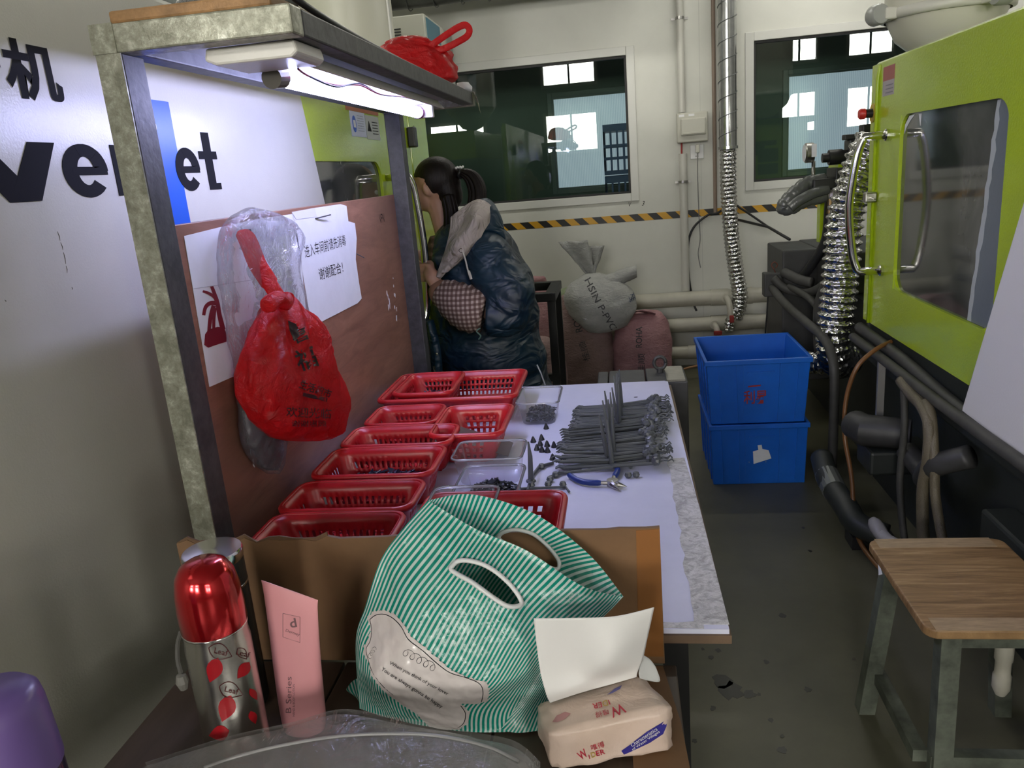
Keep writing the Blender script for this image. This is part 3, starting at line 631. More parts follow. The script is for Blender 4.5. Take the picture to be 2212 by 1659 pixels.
obj('wrapped_pipe', MB().tube(smoothpath([(.85, 2.62, .135), (.885, 2.56, .115), (.92, 2.46, .10)], 5), [.016, .024, .022, .02, .024, .026, .028, .03, .03, .03, .03], 10), mat('grimy white wrap', None), rm, smooth=True)
obj('machine_foot', B((.87, 2.3, 0), (1.08, 2.5, .06)), BLACK, rm); obj('machine_foot', B((.80, 2.75, 0), (.95, 2.85, .05)), BLACK, rm)
for k in range(5):
    a = random.Random(k); hose([(.95+.03*a.random(), 2.45, .10), (.94, 2.38+.05*a.random(), .14+.04*a.random()), (1.0, 2.30, .12), (1.03, 2.2, .07)], .007+.003*a.random(), (DUSTY, mat('amber tubing', None))[k % 2], 'coolant_hose')
# white pipe fitting hanging on the near side
obj('pipe_fitting', MB().lathe([(0, .375), (.02, .375), (.024, .36), (.024, .325), (.020, .318), (.020, .275), (.024, .27), (.024, .235), (.012, .215), (0, .21)], (.815, 1.60, .04), 16), PVC, rm, smooth=True, auto=.7) if False else None
# ---------------------------------------------------------------- aluminium flexible duct by the machine
def foil():
    m = bpy.data.materials.new('crinkled aluminium foil'); m.use_nodes = True; t = NT(m); vec = t.coord('Object')
    t.b.inputs['Base Color'].default_value = (.62, .62, .62, 1); t.b.inputs['Metallic'].default_value = 1; t.b.inputs['Roughness'].default_value = .22
    v = t.add('ShaderNodeTexVoronoi', feature='F1'); v.inputs['Scale'].default_value = 55; t.link(vec, v.inputs['Vector'])
    t.bump(v.outputs['Distance'], .6, .010); return m
FOIL = foil()
def flexduct(pts, r, pitch, amp, n=26):
    P = smoothpath(pts, 60); L = [0]
    for a, b in zip(P, P[1:]): L.append(L[-1]+(b-a).length)
    out = []; rr = []; step = pitch/5; d = 0; i = 0
    while d < L[-1]:
        while L[i+1] < d: i += 1
        out.append(P[i].lerp(P[i+1], (d-L[i])/max(L[i+1]-L[i], 1e-9))); rr.append(r-amp+amp*2*(1-abs(2*((d/pitch) % 1)-1))**2.2); d += step
    return MB().tube(out, rr, n)
t = thing('flexible_duct', 'thick silver flexible duct curving down beside the machine door', 'duct', (.95, 3.6, .40))
obj('foil_hose', flexduct([(1.075, 3.60, 1.46), (1.044, 3.60, 1.409), (.999, 3.6, 1.279), (.967, 3.6, 1.145), (.957, 3.6, .966), (.948, 3.6, .802), (.938, 3.6, .676), (.936, 3.6, .60), (.95, 3.62, .525), (.985, 3.68, .48), (1.03, 3.75, .47)], .078, .0355, .012), FOIL, t, smooth=True)
obj('duct_stub', flexduct([(.95, 3.68, .47), (.90, 3.72, .465), (.86, 3.78, .46), (.84, 3.9, .46)], .05, .03, .006), FOIL, t, smooth=True)
# ---------------------------------------------------------------- on the back wall
def hazard():
    m = bpy.data.materials.new('black and yellow hazard tape'); m.use_nodes = True; t = NT(m)
    c = t.add('ShaderNodeTexCoord'); sx = t.add('ShaderNodeSeparateXYZ'); t.link(c.outputs['Object'], sx.inputs[0])
    a = t.add('ShaderNodeMath', operation='ADD'); t.link(sx.outputs[0], a.inputs[0]); t.link(sx.outputs[2], a.inputs[1])
    mu = t.add('ShaderNodeMath', operation='MULTIPLY'); mu.inputs[1].default_value = 1/.128; t.link(a.outputs[0], mu.inputs[0])
    fr_ = t.add('ShaderNodeMath', operation='FRACT'); t.link(mu.outputs[0], fr_.inputs[0])
    gt = t.add('ShaderNodeMath', operation='GREATER_THAN'); gt.inputs[1].default_value = .5; t.link(fr_.outputs[0], gt.inputs[0])
    t.link(t.mixc(gt.outputs[0], (.62, .33, .02, 1), (.015, .015, .015, 1)), t.b.inputs['Base Color']); t.b.inputs['Roughness'].default_value = .4; return m
obj('hazard_tape', B((-2.4, YW-.0015, 1.052), (3.0, YW, 1.100)), hazard(), label='black and yellow hazard tape stuck along the back wall', cat='tape')
for ch, x, z in (('V', .065, 1.155), ('3', .155, 1.155)): lettering(ch, (x, YW-.0006, z), (1, 0, 0), (0, 0, 1), .02, .03, INK, wall_back, name='pencil_mark', shear=.3)
GPIPE = mat('white conduit', (.55, .54, .49, 1), .35)
t = thing('wall_conduit', 'white vertical conduit pipe with steel clips above the fuse box', 'pipe', (.44, 5.57, 1.73))
obj('pipe', MB().tube([(.437, 5.565, 1.74), (.437, 5.565, 4.6)], .024, 14), GPIPE, t, smooth=True, auto=.6)
def clip(par, x, z, r=.026, y=5.565):
    c = obj('pipe_clip', MB().lathe([(r, -.008), (r+.003, -.008), (r+.003, .008), (r, .008)], (x, y, z), 16), STEEL, par)
    for s in (-1, 1): obj('clip_ear', B((x+s*(r+.014)-.012, YW-.012, z-.007), (x+s*(r+.014)+.012, YW-.001, z+.007)), STEEL, c)
clip(t, .437, 2.32)
t = thing('wall_conduit', 'white vertical conduit pipe with steel clip below the fuse box', 'pipe', (.44, 5.57, .57))
obj('pipe', MB().tube([(.437, 5.565, .55), (.437, 5.565, 1.478)], .028, 14), GPIPE, t, smooth=True, auto=.6); clip(t, .437, 1.295, .03)
obj('fuse_wires', MB().tube([(.43, 5.57, 1.45), (.432, 5.57, 1.56)], .006, 8), mat('red wires', (.3, .03, .03, 1), .5), t)
t = thing('fuse_box', 'white wall fuse box with hinged cover', 'fuse box', (.50, 5.56, 1.55))
FB = mat('off white abs plastic', (.52, .51, .44, 1), .4)
obj('body', B((.402, 5.535, 1.548), (.602, YW, 1.737)), FB, t, bevel=.008)
c = obj('cover', B((.425, 5.518, 1.590), (.588, 5.536, 1.700)), FB, t, bevel=.008)
obj('cover_lip', B((.437, 5.512, 1.598), (.577, 5.52, 1.612)), FB, c, bevel=.003)
obj('label_strip', B((.415, 5.533, 1.712), (.45, 5.5352, 1.726)), WHITEINK, t); obj('label_strip', B((.478, 5.533, 1.712), (.515, 5.5352, 1.726)), WHITEINK, t)
t = thing('wall_socket', 'white square wall socket with plug and thin cable', 'socket', (.54, 5.58, 1.44))
obj('plate', B((.49, 5.585, 1.437), (.578, YW, 1.528)), WHITEINK, t, bevel=.003)
p = obj('plug', B((.522, 5.55, 1.475), (.548, 5.586, 1.53)), FB, t, bevel=.006)
obj('plug_cable', MB().tube(smoothpath([(.535, 5.56, 1.475), (.535, 5.585, 1.30), (.54, 5.592, 1.05), (.545, 5.592, .9), (.53, 5.592, .80), (.545, 5.592, .70)], 8), .003, 6), mat('grey wire', (.2, .2, .19, 1), .5), p)
for s in (0, 1): obj('socket_slot', B((.525+.012*s, 5.583, 1.449), (.529+.012*s, 5.5855, 1.458)), BLACK, t)
obj('brown_pole', MB().tube([(.648, 5.575, 1.06), (.648, 5.575, 4.6)], .013, 10), mat('brown conduit', (.23, .17, .13, 1), .5), smooth=True, auto=.6, label='thin brown conduit running up the wall beside the spiral duct', cat='pipe')
GALVD = mat('galvanised duct', (.50, .51, .51, 1), .22, .85, var=.2, vscale=20)
t = thing('spiral_duct', 'shiny galvanised spiral duct running vertically on the back wall', 'duct', (.72, 5.48, 1.48))
obj('duct_pipe', MB().tube([(.722, 5.475, 1.49), (.722, 5.475, 4.6)], .057, 24), GALVD, t, smooth=True, auto=.6)
hx = [(.722+.0585*math.cos(a), 5.475+.0585*math.sin(a), 1.5+a*.018) for a in [i*.3 for i in range(300)]]
obj('spiral_seam', MB().tube(hx, .003, 5), mat('dark seam steel', (.16, .17, .17, 1), .4, .6), t); obj('duct_collar', MB().tube([(.722, 5.475, 1.482), (.722, 5.475, 1.50)], .064, 20), GALVD, t)  # seam in a darker steel than the duct
t = thing('flexible_duct', 'silver flexible duct hanging below the spiral duct on the wall', 'duct', (.75, 5.45, .34))
obj('foil_hose', flexduct([(.722, 5.475, 1.485), (.722, 5.47, 1.25), (.735, 5.455, .95), (.765, 5.44, .68), (.788, 5.43, .52), (.775, 5.43, .42), (.755, 5.44, .36)], .053, .027, .005), FOIL, t, smooth=True)
obj('foil_tail', flexduct([(.745, 5.40, .42), (.715, 5.37, .36), (.70, 5.36, .28)], .034, .022, .005), FOIL, t, smooth=True)
for nm, zc, r, x1, lab in (('upper', .50, .052, 6.4, 'uppermost'), ('middle', .318, .05, 6.4, 'middle'), ('lower', .12, .045, 6.4, 'lowest')):
    t = thing('water_pipe', f'{lab} of the three cream pipes running along the foot of the wall', 'pipe', (1, 5.5, zc-r), 'cream pipes along the wall')
    obj('pipe', MB().tube([(-3, 5.50, zc), (x1, 5.50, zc)], r, 18), PVC, t, smooth=True, auto=.6)
    for xx in ((.66, .82) if nm != 'lower' else (.5,)): obj('pipe_coupling', MB().tube([(xx-.06, 5.50, zc), (xx+.06, 5.50, zc)], r+.005, 18), PVC, t, smooth=True, auto=.6)
    if nm != 'lower':
        xv = .70 if nm == 'upper' else .62
        tap = obj('branch_pipe', MB().tube(smoothpath([(xv, 5.46, zc), (xv, 5.38, zc), (xv+.01, 5.36, zc-.04), (xv+.02, 5.36, zc-.16)], 5), .02, 12), PVC, t, smooth=True)
        obj('tap_handle', B((xv+.005 if nm == 'upper' else xv-.02, 5.325, zc-.15 if nm == 'upper' else zc-.05), (xv+.035, 5.345, zc-.10 if nm == 'upper' else zc-.02)), mat('red tap', (.25, .02, .015, 1), .5), tap, bevel=.006)
        obj('pipe_flange', MB().tube([(xv, 5.452, zc), (xv, 5.44, zc)], .032, 16), PVC, t)
obj('black_cable', MB().tube(smoothpath([(1.0, 5.58, .95), (.83, 5.585, 1.08), (.76, 5.59, 1.12), (.66, 5.56, 1.07), (.60, 5.585, 1.06), (.50, 5.585, .98), (.46, 5.585, .85), (.465, 5.585, .62), (.49, 5.585, .46), (.51, 5.57, .40)], 8), .0075, 8), HOSE, smooth=True, label='black cable looping down the back wall behind the duct', cat='cable')
obj('black_cable', MB().tube([(.78, 5.55, 1.02), (.93, 5.2, .985), (.98, 4.8, .94)], .009, 8), HOSE, smooth=True, label='black cable stretched from the wall to the machine', cat='cable')
obj('orange_hose', MB().tube(smoothpath([(.28, 5.2, .05), (.45, 5.2, .09), (.7, 5.2, .13)], 4), .008, 8), mat('orange hose', (.33, .17, .07, 1), .5), smooth=True, label='thin orange hose lying by the foot of the wall pipes', cat='hose')
t = thing('ceiling_duct', 'dark spiral duct running overhead along the back wall', 'duct', (-1, 5.25, 2.47))
obj('duct_pipe', MB().tube([(-4.5, 5.25, 2.62), (-.32, 5.25, 2.655), (.3, 5.25, 2.66)], .15, 28), mat('dull galvanised duct', (.10, .105, .10, 1), .35, .8, var=.3, vscale=12), t, smooth=True, auto=.6)
for k in range(16): obj('duct_rib', MB().lathe([(.151, -.004), (.156, 0), (.151, .004)], (-2.6+k*.17, 5.25, 2.637+(k-8)*.0014), 28, Matrix.Rotation(math.pi/2+.12, 3, 'Y')), mat('dull galvanised duct', None), t)
# ---------------------------------------------------------------- work table
TZ = .76
def board():
    m = bpy.data.materials.new('white foam board'); m.use_nodes = True; t = NT(m); vec = t.coord('Object')
    t.link(t.ramp(t.noise(vec, 5, 6, .7), [(.3, (.58, .59, .72, 1)), (.7, (.66, .67, .81, 1))]), t.b.inputs['Base Color'])
    t.b.inputs['Roughness'].default_value = .45; t.bump(t.noise(vec, 12, 3), .08, .004); return m
BOARD = board()
tb = thing('work_table', 'white topped work table strewn with red baskets and grey plastic parts', 'table', (-.3, 1.77, 0))
top = MB().poly([(-.742, 1.068, TZ-.008), (.137, 1.062, TZ-.008), (.131, 2.462, TZ-.008), (.12, 2.474, TZ-.008), (-.742, 2.474, TZ-.008)], (0, 0, .008))
obj('white_board', top, BOARD, tb)
obj('brown_board', B((-.742, 1.058, TZ-.022), (.140, 2.45, TZ-.0081)), mat('brown hardboard', (.16, .10, .06, 1), .6, var=.3, vscale=10), tb)
def tape_material():
    m = bpy.data.materials.new('wrinkled clear tape'); m.use_nodes = True; t = NT(m); vec = t.coord('Object')
    t.link(t.ramp(t.noise(vec, 30, 4, .7, 2), [(.35, (.36, .35, .34, 1)), (.6, (.62, .61, .60, 1))]), t.b.inputs['Base Color'])
    t.b.inputs['Roughness'].default_value = .22; t.bump(t.noise(vec, 60, 4, .7, 1.5), .6, .004); return m
TAPE = tape_material()
rnd = random.Random(3)
le = [(.088+.004*rnd.uniform(-1, 1), 1.075+.70*i/22, TZ) for i in range(23)]
obj('tape_strip', MB().poly([*le, (.128, 1.78, TZ), (.136, 1.5, TZ), (.1385, 1.075, TZ)], (0, 0, .0009)), TAPE, tb)
obj('tape_strip', MB().poly([(.02, 1.066, TZ), (.10, 1.064, TZ), (.10, 1.085, TZ), (.06, 1.079, TZ), (.03, 1.082, TZ)], (0, 0, .0008)), TAPE, tb)
obj('table_rail', B((-.70, 1.12, TZ-.06), (.08, 1.16, TZ-.0225)), BLACK, tb); obj('table_rail', B((-.70, 2.36, TZ-.06), (.08, 2.40, TZ-.0225)), BLACK, tb)
for x in (-.70, .04):
    for y in (1.12, 2.36): obj('leg', B((x, y, 0), (x+.04, y+.04, TZ-.061)), BLACK, tb)
obj('board_chip', MB().lathe([(0, .0006), (.006, .0006), (.006, 0)], (.025, 2.30, TZ), 10, Matrix.Scale(.5, 3, (0, 1, 0))), INK, tb)
# ---------------------------------------------------------------- red baskets
def redplastic():
    m = bpy.data.materials.new('red basket plastic'); m.use_nodes = True; t = NT(m); vec = t.coord('Object')
    t.link(t.ramp(t.noise(vec, 14, 5, .65), [(.3, (.31, .006, .011, 1)), (.7, (.48, .013, .018, 1))]), t.b.inputs['Base Color'])
    t.b.inputs['Roughness'].default_value = .32; t.b.inputs['Subsurface Weight'].default_value = .0; return m
RED = redplastic()
def rrect(x0, x1, y0, y1, r, nx, ny, nc=4):
    "rounded rectangle as a list of (x, y, side index, column index)"
    out = []
    def side(a, b, n, k):
        for i in range(n): t = i/n; out.append((a[0]+(b[0]-a[0])*t, a[1]+(b[1]-a[1])*t, k, i))
    def arc(cx, cy, a0):
        for i in range(nc): a = a0+i/nc*math.pi/2; out.append((cx+r*math.cos(a), cy+r*math.sin(a), -1, i))
    side((x0+r, y0), (x1-r, y0), nx, 0); arc(x1-r, y0+r, -math.pi/2)
    side((x1, y0+r), (x1, y1-r), ny, 1); arc(x1-r, y1-r, 0)
    side((x1-r, y1), (x0+r, y1), nx, 0); arc(x0+r, y1-r, math.pi/2)
    side((x0, y1-r), (x0, y0+r), ny, 1); arc(x0+r, y0+r, math.pi)
    return out
def basket(label, x0, x1, y0, y1, z0, h, rows=3, group='red perforated baskets on the table', cell=.0135, taper=.022, wide=False):
    L, W = x1-x0, y1-y0; nx = int((L-.07)/cell)*2+1; ny = int((W-.07)/cell)*2+1; r = .024
    t = thing('red_basket', label, 'basket', ((x0+x1)/2, (y0+y1)/2, z0), group)
    fr_ = [0, .10]
    for k in range(rows): a = .14+.62*k/rows; fr_ += [a, a+.62/rows*.62]
    fr_ += [.80, 1]; fr_ = sorted(set(round(q, 4) for q in fr_))
    mb = MB(); rings = []
    for q in fr_:
        ins = taper*(1-q)
        rings.append([V((x, y, z0+.003+(h-.003)*q)) for x, y, _, _ in rrect(x0+ins, x1-ins, y0+ins, y1-ins, r, nx, ny)])
    meta = rrect(x0, x1, y0, y1, r, nx, ny); n = len(meta)
    for rg in rings: mb.v += rg
    slot = [any(abs(fr_[i]-(.14+.62*k/rows)) < 1e-3 for k in range(rows)) for i in range(len(fr_)-1)]
    for i in range(len(fr_)-1):
        for j in range(n):
            _, _, sd, c = meta[j]; N_ = nx if sd == 0 else ny
            if sd >= 0 and slot[i] and c % 2 == 1 and 0 < c < N_-1: continue
            mb.f.append([i*n+j, i*n+(j+1) % n, (i+1)*n+(j+1) % n, (i+1)*n+j])
    obj('basket_wall', mb, RED, t, solid=.0022, smooth=True, auto=.5)
    fl = MB(); X0, X1, Y0, Y1 = x0+taper+.004, x1-taper-.004, y0+taper+.004, y1-taper-.004; a, b = int((X1-X0)/.018)*2+1, int((Y1-Y0)/.018)*2+1
    for i in range(a+1):
        for j in range(b+1): fl.v.append(V((X0+(X1-X0)*i/a, Y0+(Y1-Y0)*j/b, z0+.003)))
    for i in range(a):
        for j in range(b):
            if i % 2 and j % 2: continue
            k = i*(b+1)+j; fl.f.append([k, k+b+1, k+b+2, k+1])
    obj('basket_floor', fl, RED, t, solid=.002)
    rm_ = MB(); prof = [(0, 0), (.004, .0025), (.009, .0015), (.0115, -.003), (.011, -.009), (.009, -.009), (.0085, -.004), (.003, -.002)]
    base = rrect(0, 1, 0, 1, .1, nx, ny)
    for dx, dz in prof:
        rm_.v += [V((x, y, z0+h+dz)) for x, y, _, _ in rrect(x0-dx, x1+dx, y0-dx, y1+dx, r+dx, nx, ny)]
    for i in range(len(prof)):
        for j in range(n): i2 = (i+1) % len(prof); rm_.f.append([i*n+j, i*n+(j+1) % n, i2*n+(j+1) % n, i2*n+j])
    obj('rim', rm_, RED, t, smooth=True)
    return t
DPART = mat('dark grey plastic bits', (.028, .032, .045, 1), .4)
BPART = mat('blue black plastic bits', (.012, .018, .045, 1), .38)
def bits(label, x0, x1, y0, y1, z, n, mm, s=.006, hump=.02, seed=1, cat='plastic parts'):
    rnd = random.Random(seed); mb = MB()
    for i in range(n):
        u, v = rnd.random(), rnd.random(); q = rnd.random()
        hgt = hump*(1-(2*u-1)**2*.7)*(1-(2*v-1)**2*.7)*q
        c = V((x0+(x1-x0)*u, y0+(y1-y0)*v, z+s*.6+hgt)); R_ = Matrix.Rotation(rnd.uniform(0, 6.3), 3, 'Z') @ Matrix.Rotation(rnd.uniform(-1.2, 1.2), 3, 'X')
        k = s*rnd.uniform(.7, 1.25)
        if i % 3: mb.add([c+R_ @ V(p)*k for p in ((-1, -.6, -.5), (1, -.6, -.5), (0, .9, -.5), (0, 0, 1))], [(0, 2, 1), (0, 1, 3), (1, 2, 3), (2, 0, 3)])
        else: mb.box((-1.7, -.22, -.22), (1.7, .22, .22), Matrix.Translation(c) @ (R_*k).to_4x4())
    return obj('plastic_bits', mb, mm, label=label, cat=cat, kind='stuff')
bh = .085
basket('wide red basket standing behind the others and holding a smaller basket', -.712, -.318, 2.085, 2.372, TZ, bh, 3)
basket('small red basket with blue black parts nested in a wider basket', -.676, -.512, 2.122, 2.345, TZ+.008, bh, 3, cell=.012)
bits('blue black plastic parts lying in the small nested basket', -.648, -.54, 2.15, 2.30, TZ+.020, 260, BPART, .0055, .045, 3)
basket('small empty red basket against the plywood, between two other baskets', -.682, -.503, 1.868, 2.018, TZ, bh, 3)
basket('red basket with a dark printed card inside', -.482, -.312, 1.765, 1.995, TZ, bh, 3, cell=.017)
basket('empty red basket touching the basket of heaped blue black parts', -.690, -.430, 1.707, 1.838, TZ, bh, 2)
basket('red basket with blue black parts heaped on its floor', -.690, -.430, 1.516, 1.680, TZ, bh, 2)
bits('blue black plastic parts heaped in the long red basket', -.645, -.47, 1.545, 1.655, TZ+.018, 230, BPART, .0075, .035, 4)
basket('empty red basket between the basket of heaped parts and the one behind the cardboard', -.690, -.430, 1.342, 1.474, TZ, bh, 2)
basket('empty red basket right behind the torn cardboard edge', -.680, -.430, 1.172, 1.315, TZ, bh, 2)
b9 = basket('red basket with round holes behind the striped bag', -.392, -.132, 1.215, 1.398, TZ, bh, 3, cell=.019)
bits('black scraps lying in the basket behind the striped bag', -.20, -.165, 1.25, 1.33, TZ+.006, 30, BPART, .006, .03, 6)
obj('blue_rag', MB().grid(lambda u, v: (-.185+.035*u, 1.235+.03*v, TZ+.02+.012*math.sin(3*u)*math.cos(2*v)), 6, 6), mat('blue cloth', (.03, .09, .32, 1), .7), smooth=True, solid=.004, label='scrap of blue plastic in the basket behind the striped bag', cat='scrap')
t = thing('printed_card', 'dark printed card with white figures lying in a red basket', 'card', (-.37, 1.83, TZ+.01))
t.location = (-.375, 1.845, TZ+.008)
c = obj('card', MB().box((-.075, -.05, 0), (.07, .05, .001), Matrix.Rotation(.35, 4, 'Y') @ Matrix.Translation((0, 0, .028))), mat('dark maroon card', (.05, .012, .025, 1), .4), t, local=True)
for k in range(3): obj('white_figure', MB().lathe([(0, .0008), (.011, .0008), (.011, 0)], (-.04+.001*k, .03-.024*k, .044), 12, Matrix.Rotation(.35, 3, 'Y') @ Matrix.Scale(1.6, 3, (1, 0, 0))), WHITEINK, c, local=True)
# ---------------------------------------------------------------- clear tubs
CLEAR = film('clear tub plastic', (.93, .94, .97, 1), .08, (.75, .75, .80, 1), .22, .09)
CLEARRIM = film('clear tub rim', (.90, .90, .94, 1), .32, (.80, .80, .85, 1), .08, .30)
def tub(label, x0, x1, y0, y1, z0, h, tp=.012):
    t = thing('clear_tub', label, 'tub', ((x0+x1)/2, (y0+y1)/2, z0)); mb = MB(); r = .016; n = 0
    for q in (0, .06, .5, 1):
        ins = tp*(1-q)+(.004 if q == 0 else 0); ring = rrect(x0+ins, x1-ins, y0+ins, y1-ins, r, 6, 6, 5); n = len(ring)
        mb.v += [V((a, b, z0+.0012+(h-.0012)*q)) for a, b, _, _ in ring]
    for i in range(3):
        for j in range(n): mb.f.append([i*n+j, i*n+(j+1) % n, (i+1)*n+(j+1) % n, (i+1)*n+j])
    mb.f.append(list(range(n))[::-1]); obj('tub_wall', mb, CLEAR, t, smooth=True, auto=.8)
    R_ = MB()
    for k, (dx, dz) in enumerate(((0, 0), (.005, .001), (.006, -.003), (.001, -.004))): R_.v += [V((a, b, z0+h+dz)) for a, b, _, _ in rrect(x0-dx, x1+dx, y0-dx, y1+dx, r+dx, 6, 6, 5)]
    for i in range(4):
        for j in range(n): i2 = (i+1) % 4; R_.f.append([i*n+j, i*n+(j+1) % n, i2*n+(j+1) % n, i2*n+j])
    obj('rim', R_, CLEARRIM, t, smooth=True); return t
tub('clear plastic tub full of grey parts next to the wide red basket', -.306, -.192, 2.05, 2.212, TZ, .07)
bits('small grey plastic parts filling the clear tub beside the sprue pile', -.285, -.213, 2.075, 2.19, TZ+.006, 420, DPART, .0052, .028, 8)
tub('empty clear plastic tub next to the basket with a card', -.402, -.245, 1.625, 1.745, TZ, .072)
tub('clear tub with grey parts standing before the empty clear tub', -.362, -.232, 1.443, 1.598, TZ, .066)
bits('small grey plastic parts lying in the middle clear tub', -.345, -.248, 1.49, 1.585, TZ+.018, 420, DPART, .0055, .032, 9)
tub('clear plastic tub standing inside the red basket behind the striped bag', -.372, -.252, 1.25, 1.368, TZ+.008, .105)
bits('small grey plastic parts in the tub inside the basket', -.35, -.275, 1.28, 1.35, TZ+.016, 60, DPART, .0055, .012, 10)
# ---------------------------------------------------------------- grey moulded sprues
SPRUE = mat('dark grey moulded plastic', (.075, .082, .090, 1), .40)
def rod(a, b, r0, r1=None, n=6): return MB().tube([a, b], [r0, r1 or r0], n)
rod_r = rod((0, 0, 0), (.108, 0, .004), .0042, .0034).mesh('runner_rod'); rod_l = rod((0, 0, 0), (-.118, 0, .001), .0042, .003).mesh('runner_rod')
knob = MB().lathe([(0, .010), (.005, .010), (.0105, .005), (.011, -.002), (.007, -.008), (0, -.008)], (0, 0, 0), 9, Matrix.Rotation(1.2, 3, 'Y')).mesh('knob')
hookm = MB().tube([(0, 0, 0), (.012, .002, .004), (.022, -.002, .002), (.03, .004, .007), (.034, .002, .001)], .0018, 5).mesh('hook')
tipm = MB().tube([(0, 0, 0), (-.012, .003, .003), (-.02, -.003, .001)], [.0045, .003, .0015], 5).mesh('tip')
conem = MB().tube([(0, 0, 0), (0, 0, .05), (0, 0, .112)], [.0062, .005, .0016], 8).mesh('sprue_cone')
for me in (rod_r, rod_l, knob, hookm, tipm, conem): fixnormals(me); me.materials.append(SPRUE)
def link(name, me, par, loc=(0, 0, 0), rot=(0, 0, 0)):
    o = bpy.data.objects.new(name, me); COL.objects.link(o); o.parent = par; o.location = loc; o.rotation_euler = rot; return o
rnd = random.Random(11)
for k in range(18):
    yy = 1.715+.0275*k+rnd.uniform(-.006, .006); zz = TZ+.006+.02*math.sin(math.pi*min(1, (k+1)/17))*rnd.random()
    s = thing('moulded_sprue', 'grey moulded sprue with upright cone in the heap on the white table', 'sprue', (-.052+.0022*k+rnd.uniform(-.012, .012), yy, zz), 'grey sprues heaped on the table')
    s.rotation_euler = (rnd.uniform(-.05, .05), rnd.uniform(-.05, .03), rnd.uniform(-.14, .14)+.05)
    link('sprue_cone', conem, s, (0, 0, .002), (rnd.uniform(-.10, .10), rnd.uniform(-.14, .04), 0))
    for q in range(5):
        dy = (q-2)*.0105+rnd.uniform(-.003, .003); dz = rnd.uniform(0, .012); a = rnd.uniform(-.10, .10)
        link('runner_rod', rod_r, s, (.0, dy, dz), (0, 0, a))
        e = V((math.cos(a), math.sin(a), 0))*.105+V((0, dy, dz+.006))
        link('knob', knob, s, e-V((rnd.uniform(0, .022), 0, -.003)), (rnd.uniform(-1, 1), rnd.uniform(-.5, .9), rnd.uniform(-1, 1)))
        link('hook', hookm, s, e, (rnd.uniform(-.6, .6), 0, a))
        a2 = rnd.uniform(-.16, .16); link('runner_rod', rod_l, s, (0, dy, dz*.7), (0, 0, a2))
        link('tip', tipm, s, V((-.113*math.cos(a2), dy-.113*math.sin(a2), dz*.7+.001)), (0, 0, a2))
# loose sprue pieces and caps on the board
capm = MB().lathe([(0, .017), (.003, .014), (.0075, .003), (.0085, 0), (0, 0)], (0, 0, 0), 8).mesh('loose_cap'); fixnormals(capm); capm.materials.append(mat('dark plastic cap', (.022, .024, .03, 1), .4))
for k, (u, v) in enumerate([(1152, 955), (1167, 962), (1182, 964), (1197, 966), (1212, 968), (1160, 972), (1171, 976), (1183, 977), (1194, 993), (1170, 950), (1180, 926)]):
    p = spot(u, v, z=TZ); o = bpy.data.objects.new('loose_cap', capm); COL.objects.link(o); o.location = p; o.rotation_euler = (0, 0, k)
    tag(o, 'small dark cone cap lying on the board between tub and sprues', 'plastic cap', 'loose caps on the white board')
def piece(label, pts, r=.0035, blobs=(), grp='loose sprue pieces'):
    P = [spot(u, v, z=TZ+.005) for u, v in pts]
    t = thing('sprue_piece', label, 'sprue', (P[0].x, P[0].y, TZ), grp); obj('runner', MB().tube(P, r, 6), SPRUE, t)
    for u, v in blobs: p = spot(u, v, z=TZ+.006); obj('knob', MB().lathe([(0, .008), (.006, .007), (.0085, 0), (.006, -.005), (0, -.005)], p, 8), SPRUE, t)
piece('grey branching sprue piece lying beside the middle clear tub', [(1140, 1060), (1148, 1030), (1165, 1008), (1195, 1000)], .004, [(1148, 1048), (1170, 1008)])
piece('straight grey sprue lying along the rim of the front basket', [(1120, 1056), (1170, 1054), (1222, 1052), (1229, 1062)], .0032, [(1184, 1047), (1216, 1047)])
piece('short grey sprue with twin ring ends near the pliers', [(1368, 990), (1362, 1010)], .004, [(1357, 1027), (1374, 1026)])
piece('grey sprue piece with cap at the left end of the heap', [(1188, 1030), (1215, 1022), (1255, 1012)], .0035, [(1188, 1036), (1200, 1026)])
t = thing('sprue_piece', 'grey sprue standing upright against the empty clear tub', 'sprue', (*spot(1147, 1040, z=TZ)[:2], TZ), 'loose sprue pieces')
obj('sprue_cone', MB().tube([(0, 0, 0), (.002, .004, .06), (.0, .006, .095)], [.007, .0055, .002], 8), SPRUE, t, local=True)
obj('sprue_foot', MB().lathe([(0, .006), (.011, .004), (.012, 0), (0, 0)], (0, 0, 0), 8), SPRUE, t, local=True)
# ---------------------------------------------------------------- pliers
t = thing('cutting_pliers', 'small cutting pliers with blue handles lying open on the table', 'pliers', (-.05, 1.63, TZ))
HB = mat('blue handle grip', (.012, .035, .20, 1), .35); z = TZ+.009
obj('handle', MB().tube(smoothpath([(-.142, 1.672, z), (-.120, 1.638, z), (-.095, 1.622, z), (-.066, 1.618, z)], 6), [.005, .006]+[.0068]*15+[.006, .005], 10), HB, t, smooth=True)
obj('handle', MB().tube(smoothpath([(-.052, 1.748, z), (-.037, 1.728, z), (-.030, 1.69, z), (-.038, 1.648, z)], 6), [.005, .006]+[.0068]*15+[.006, .005], 10), HB, t, smooth=True)
obj('joint', MB().tube([(-.041, 1.618, TZ+.002), (-.041, 1.618, TZ+.016)], .013, 14), STEEL, t)
obj('shank', MB().tube([(-.068, 1.618, z), (-.045, 1.616, z)], .005, 8), STEEL, t); obj('shank', MB().tube([(-.038, 1.65, z), (-.040, 1.625, z)], .005, 8), STEEL, t)
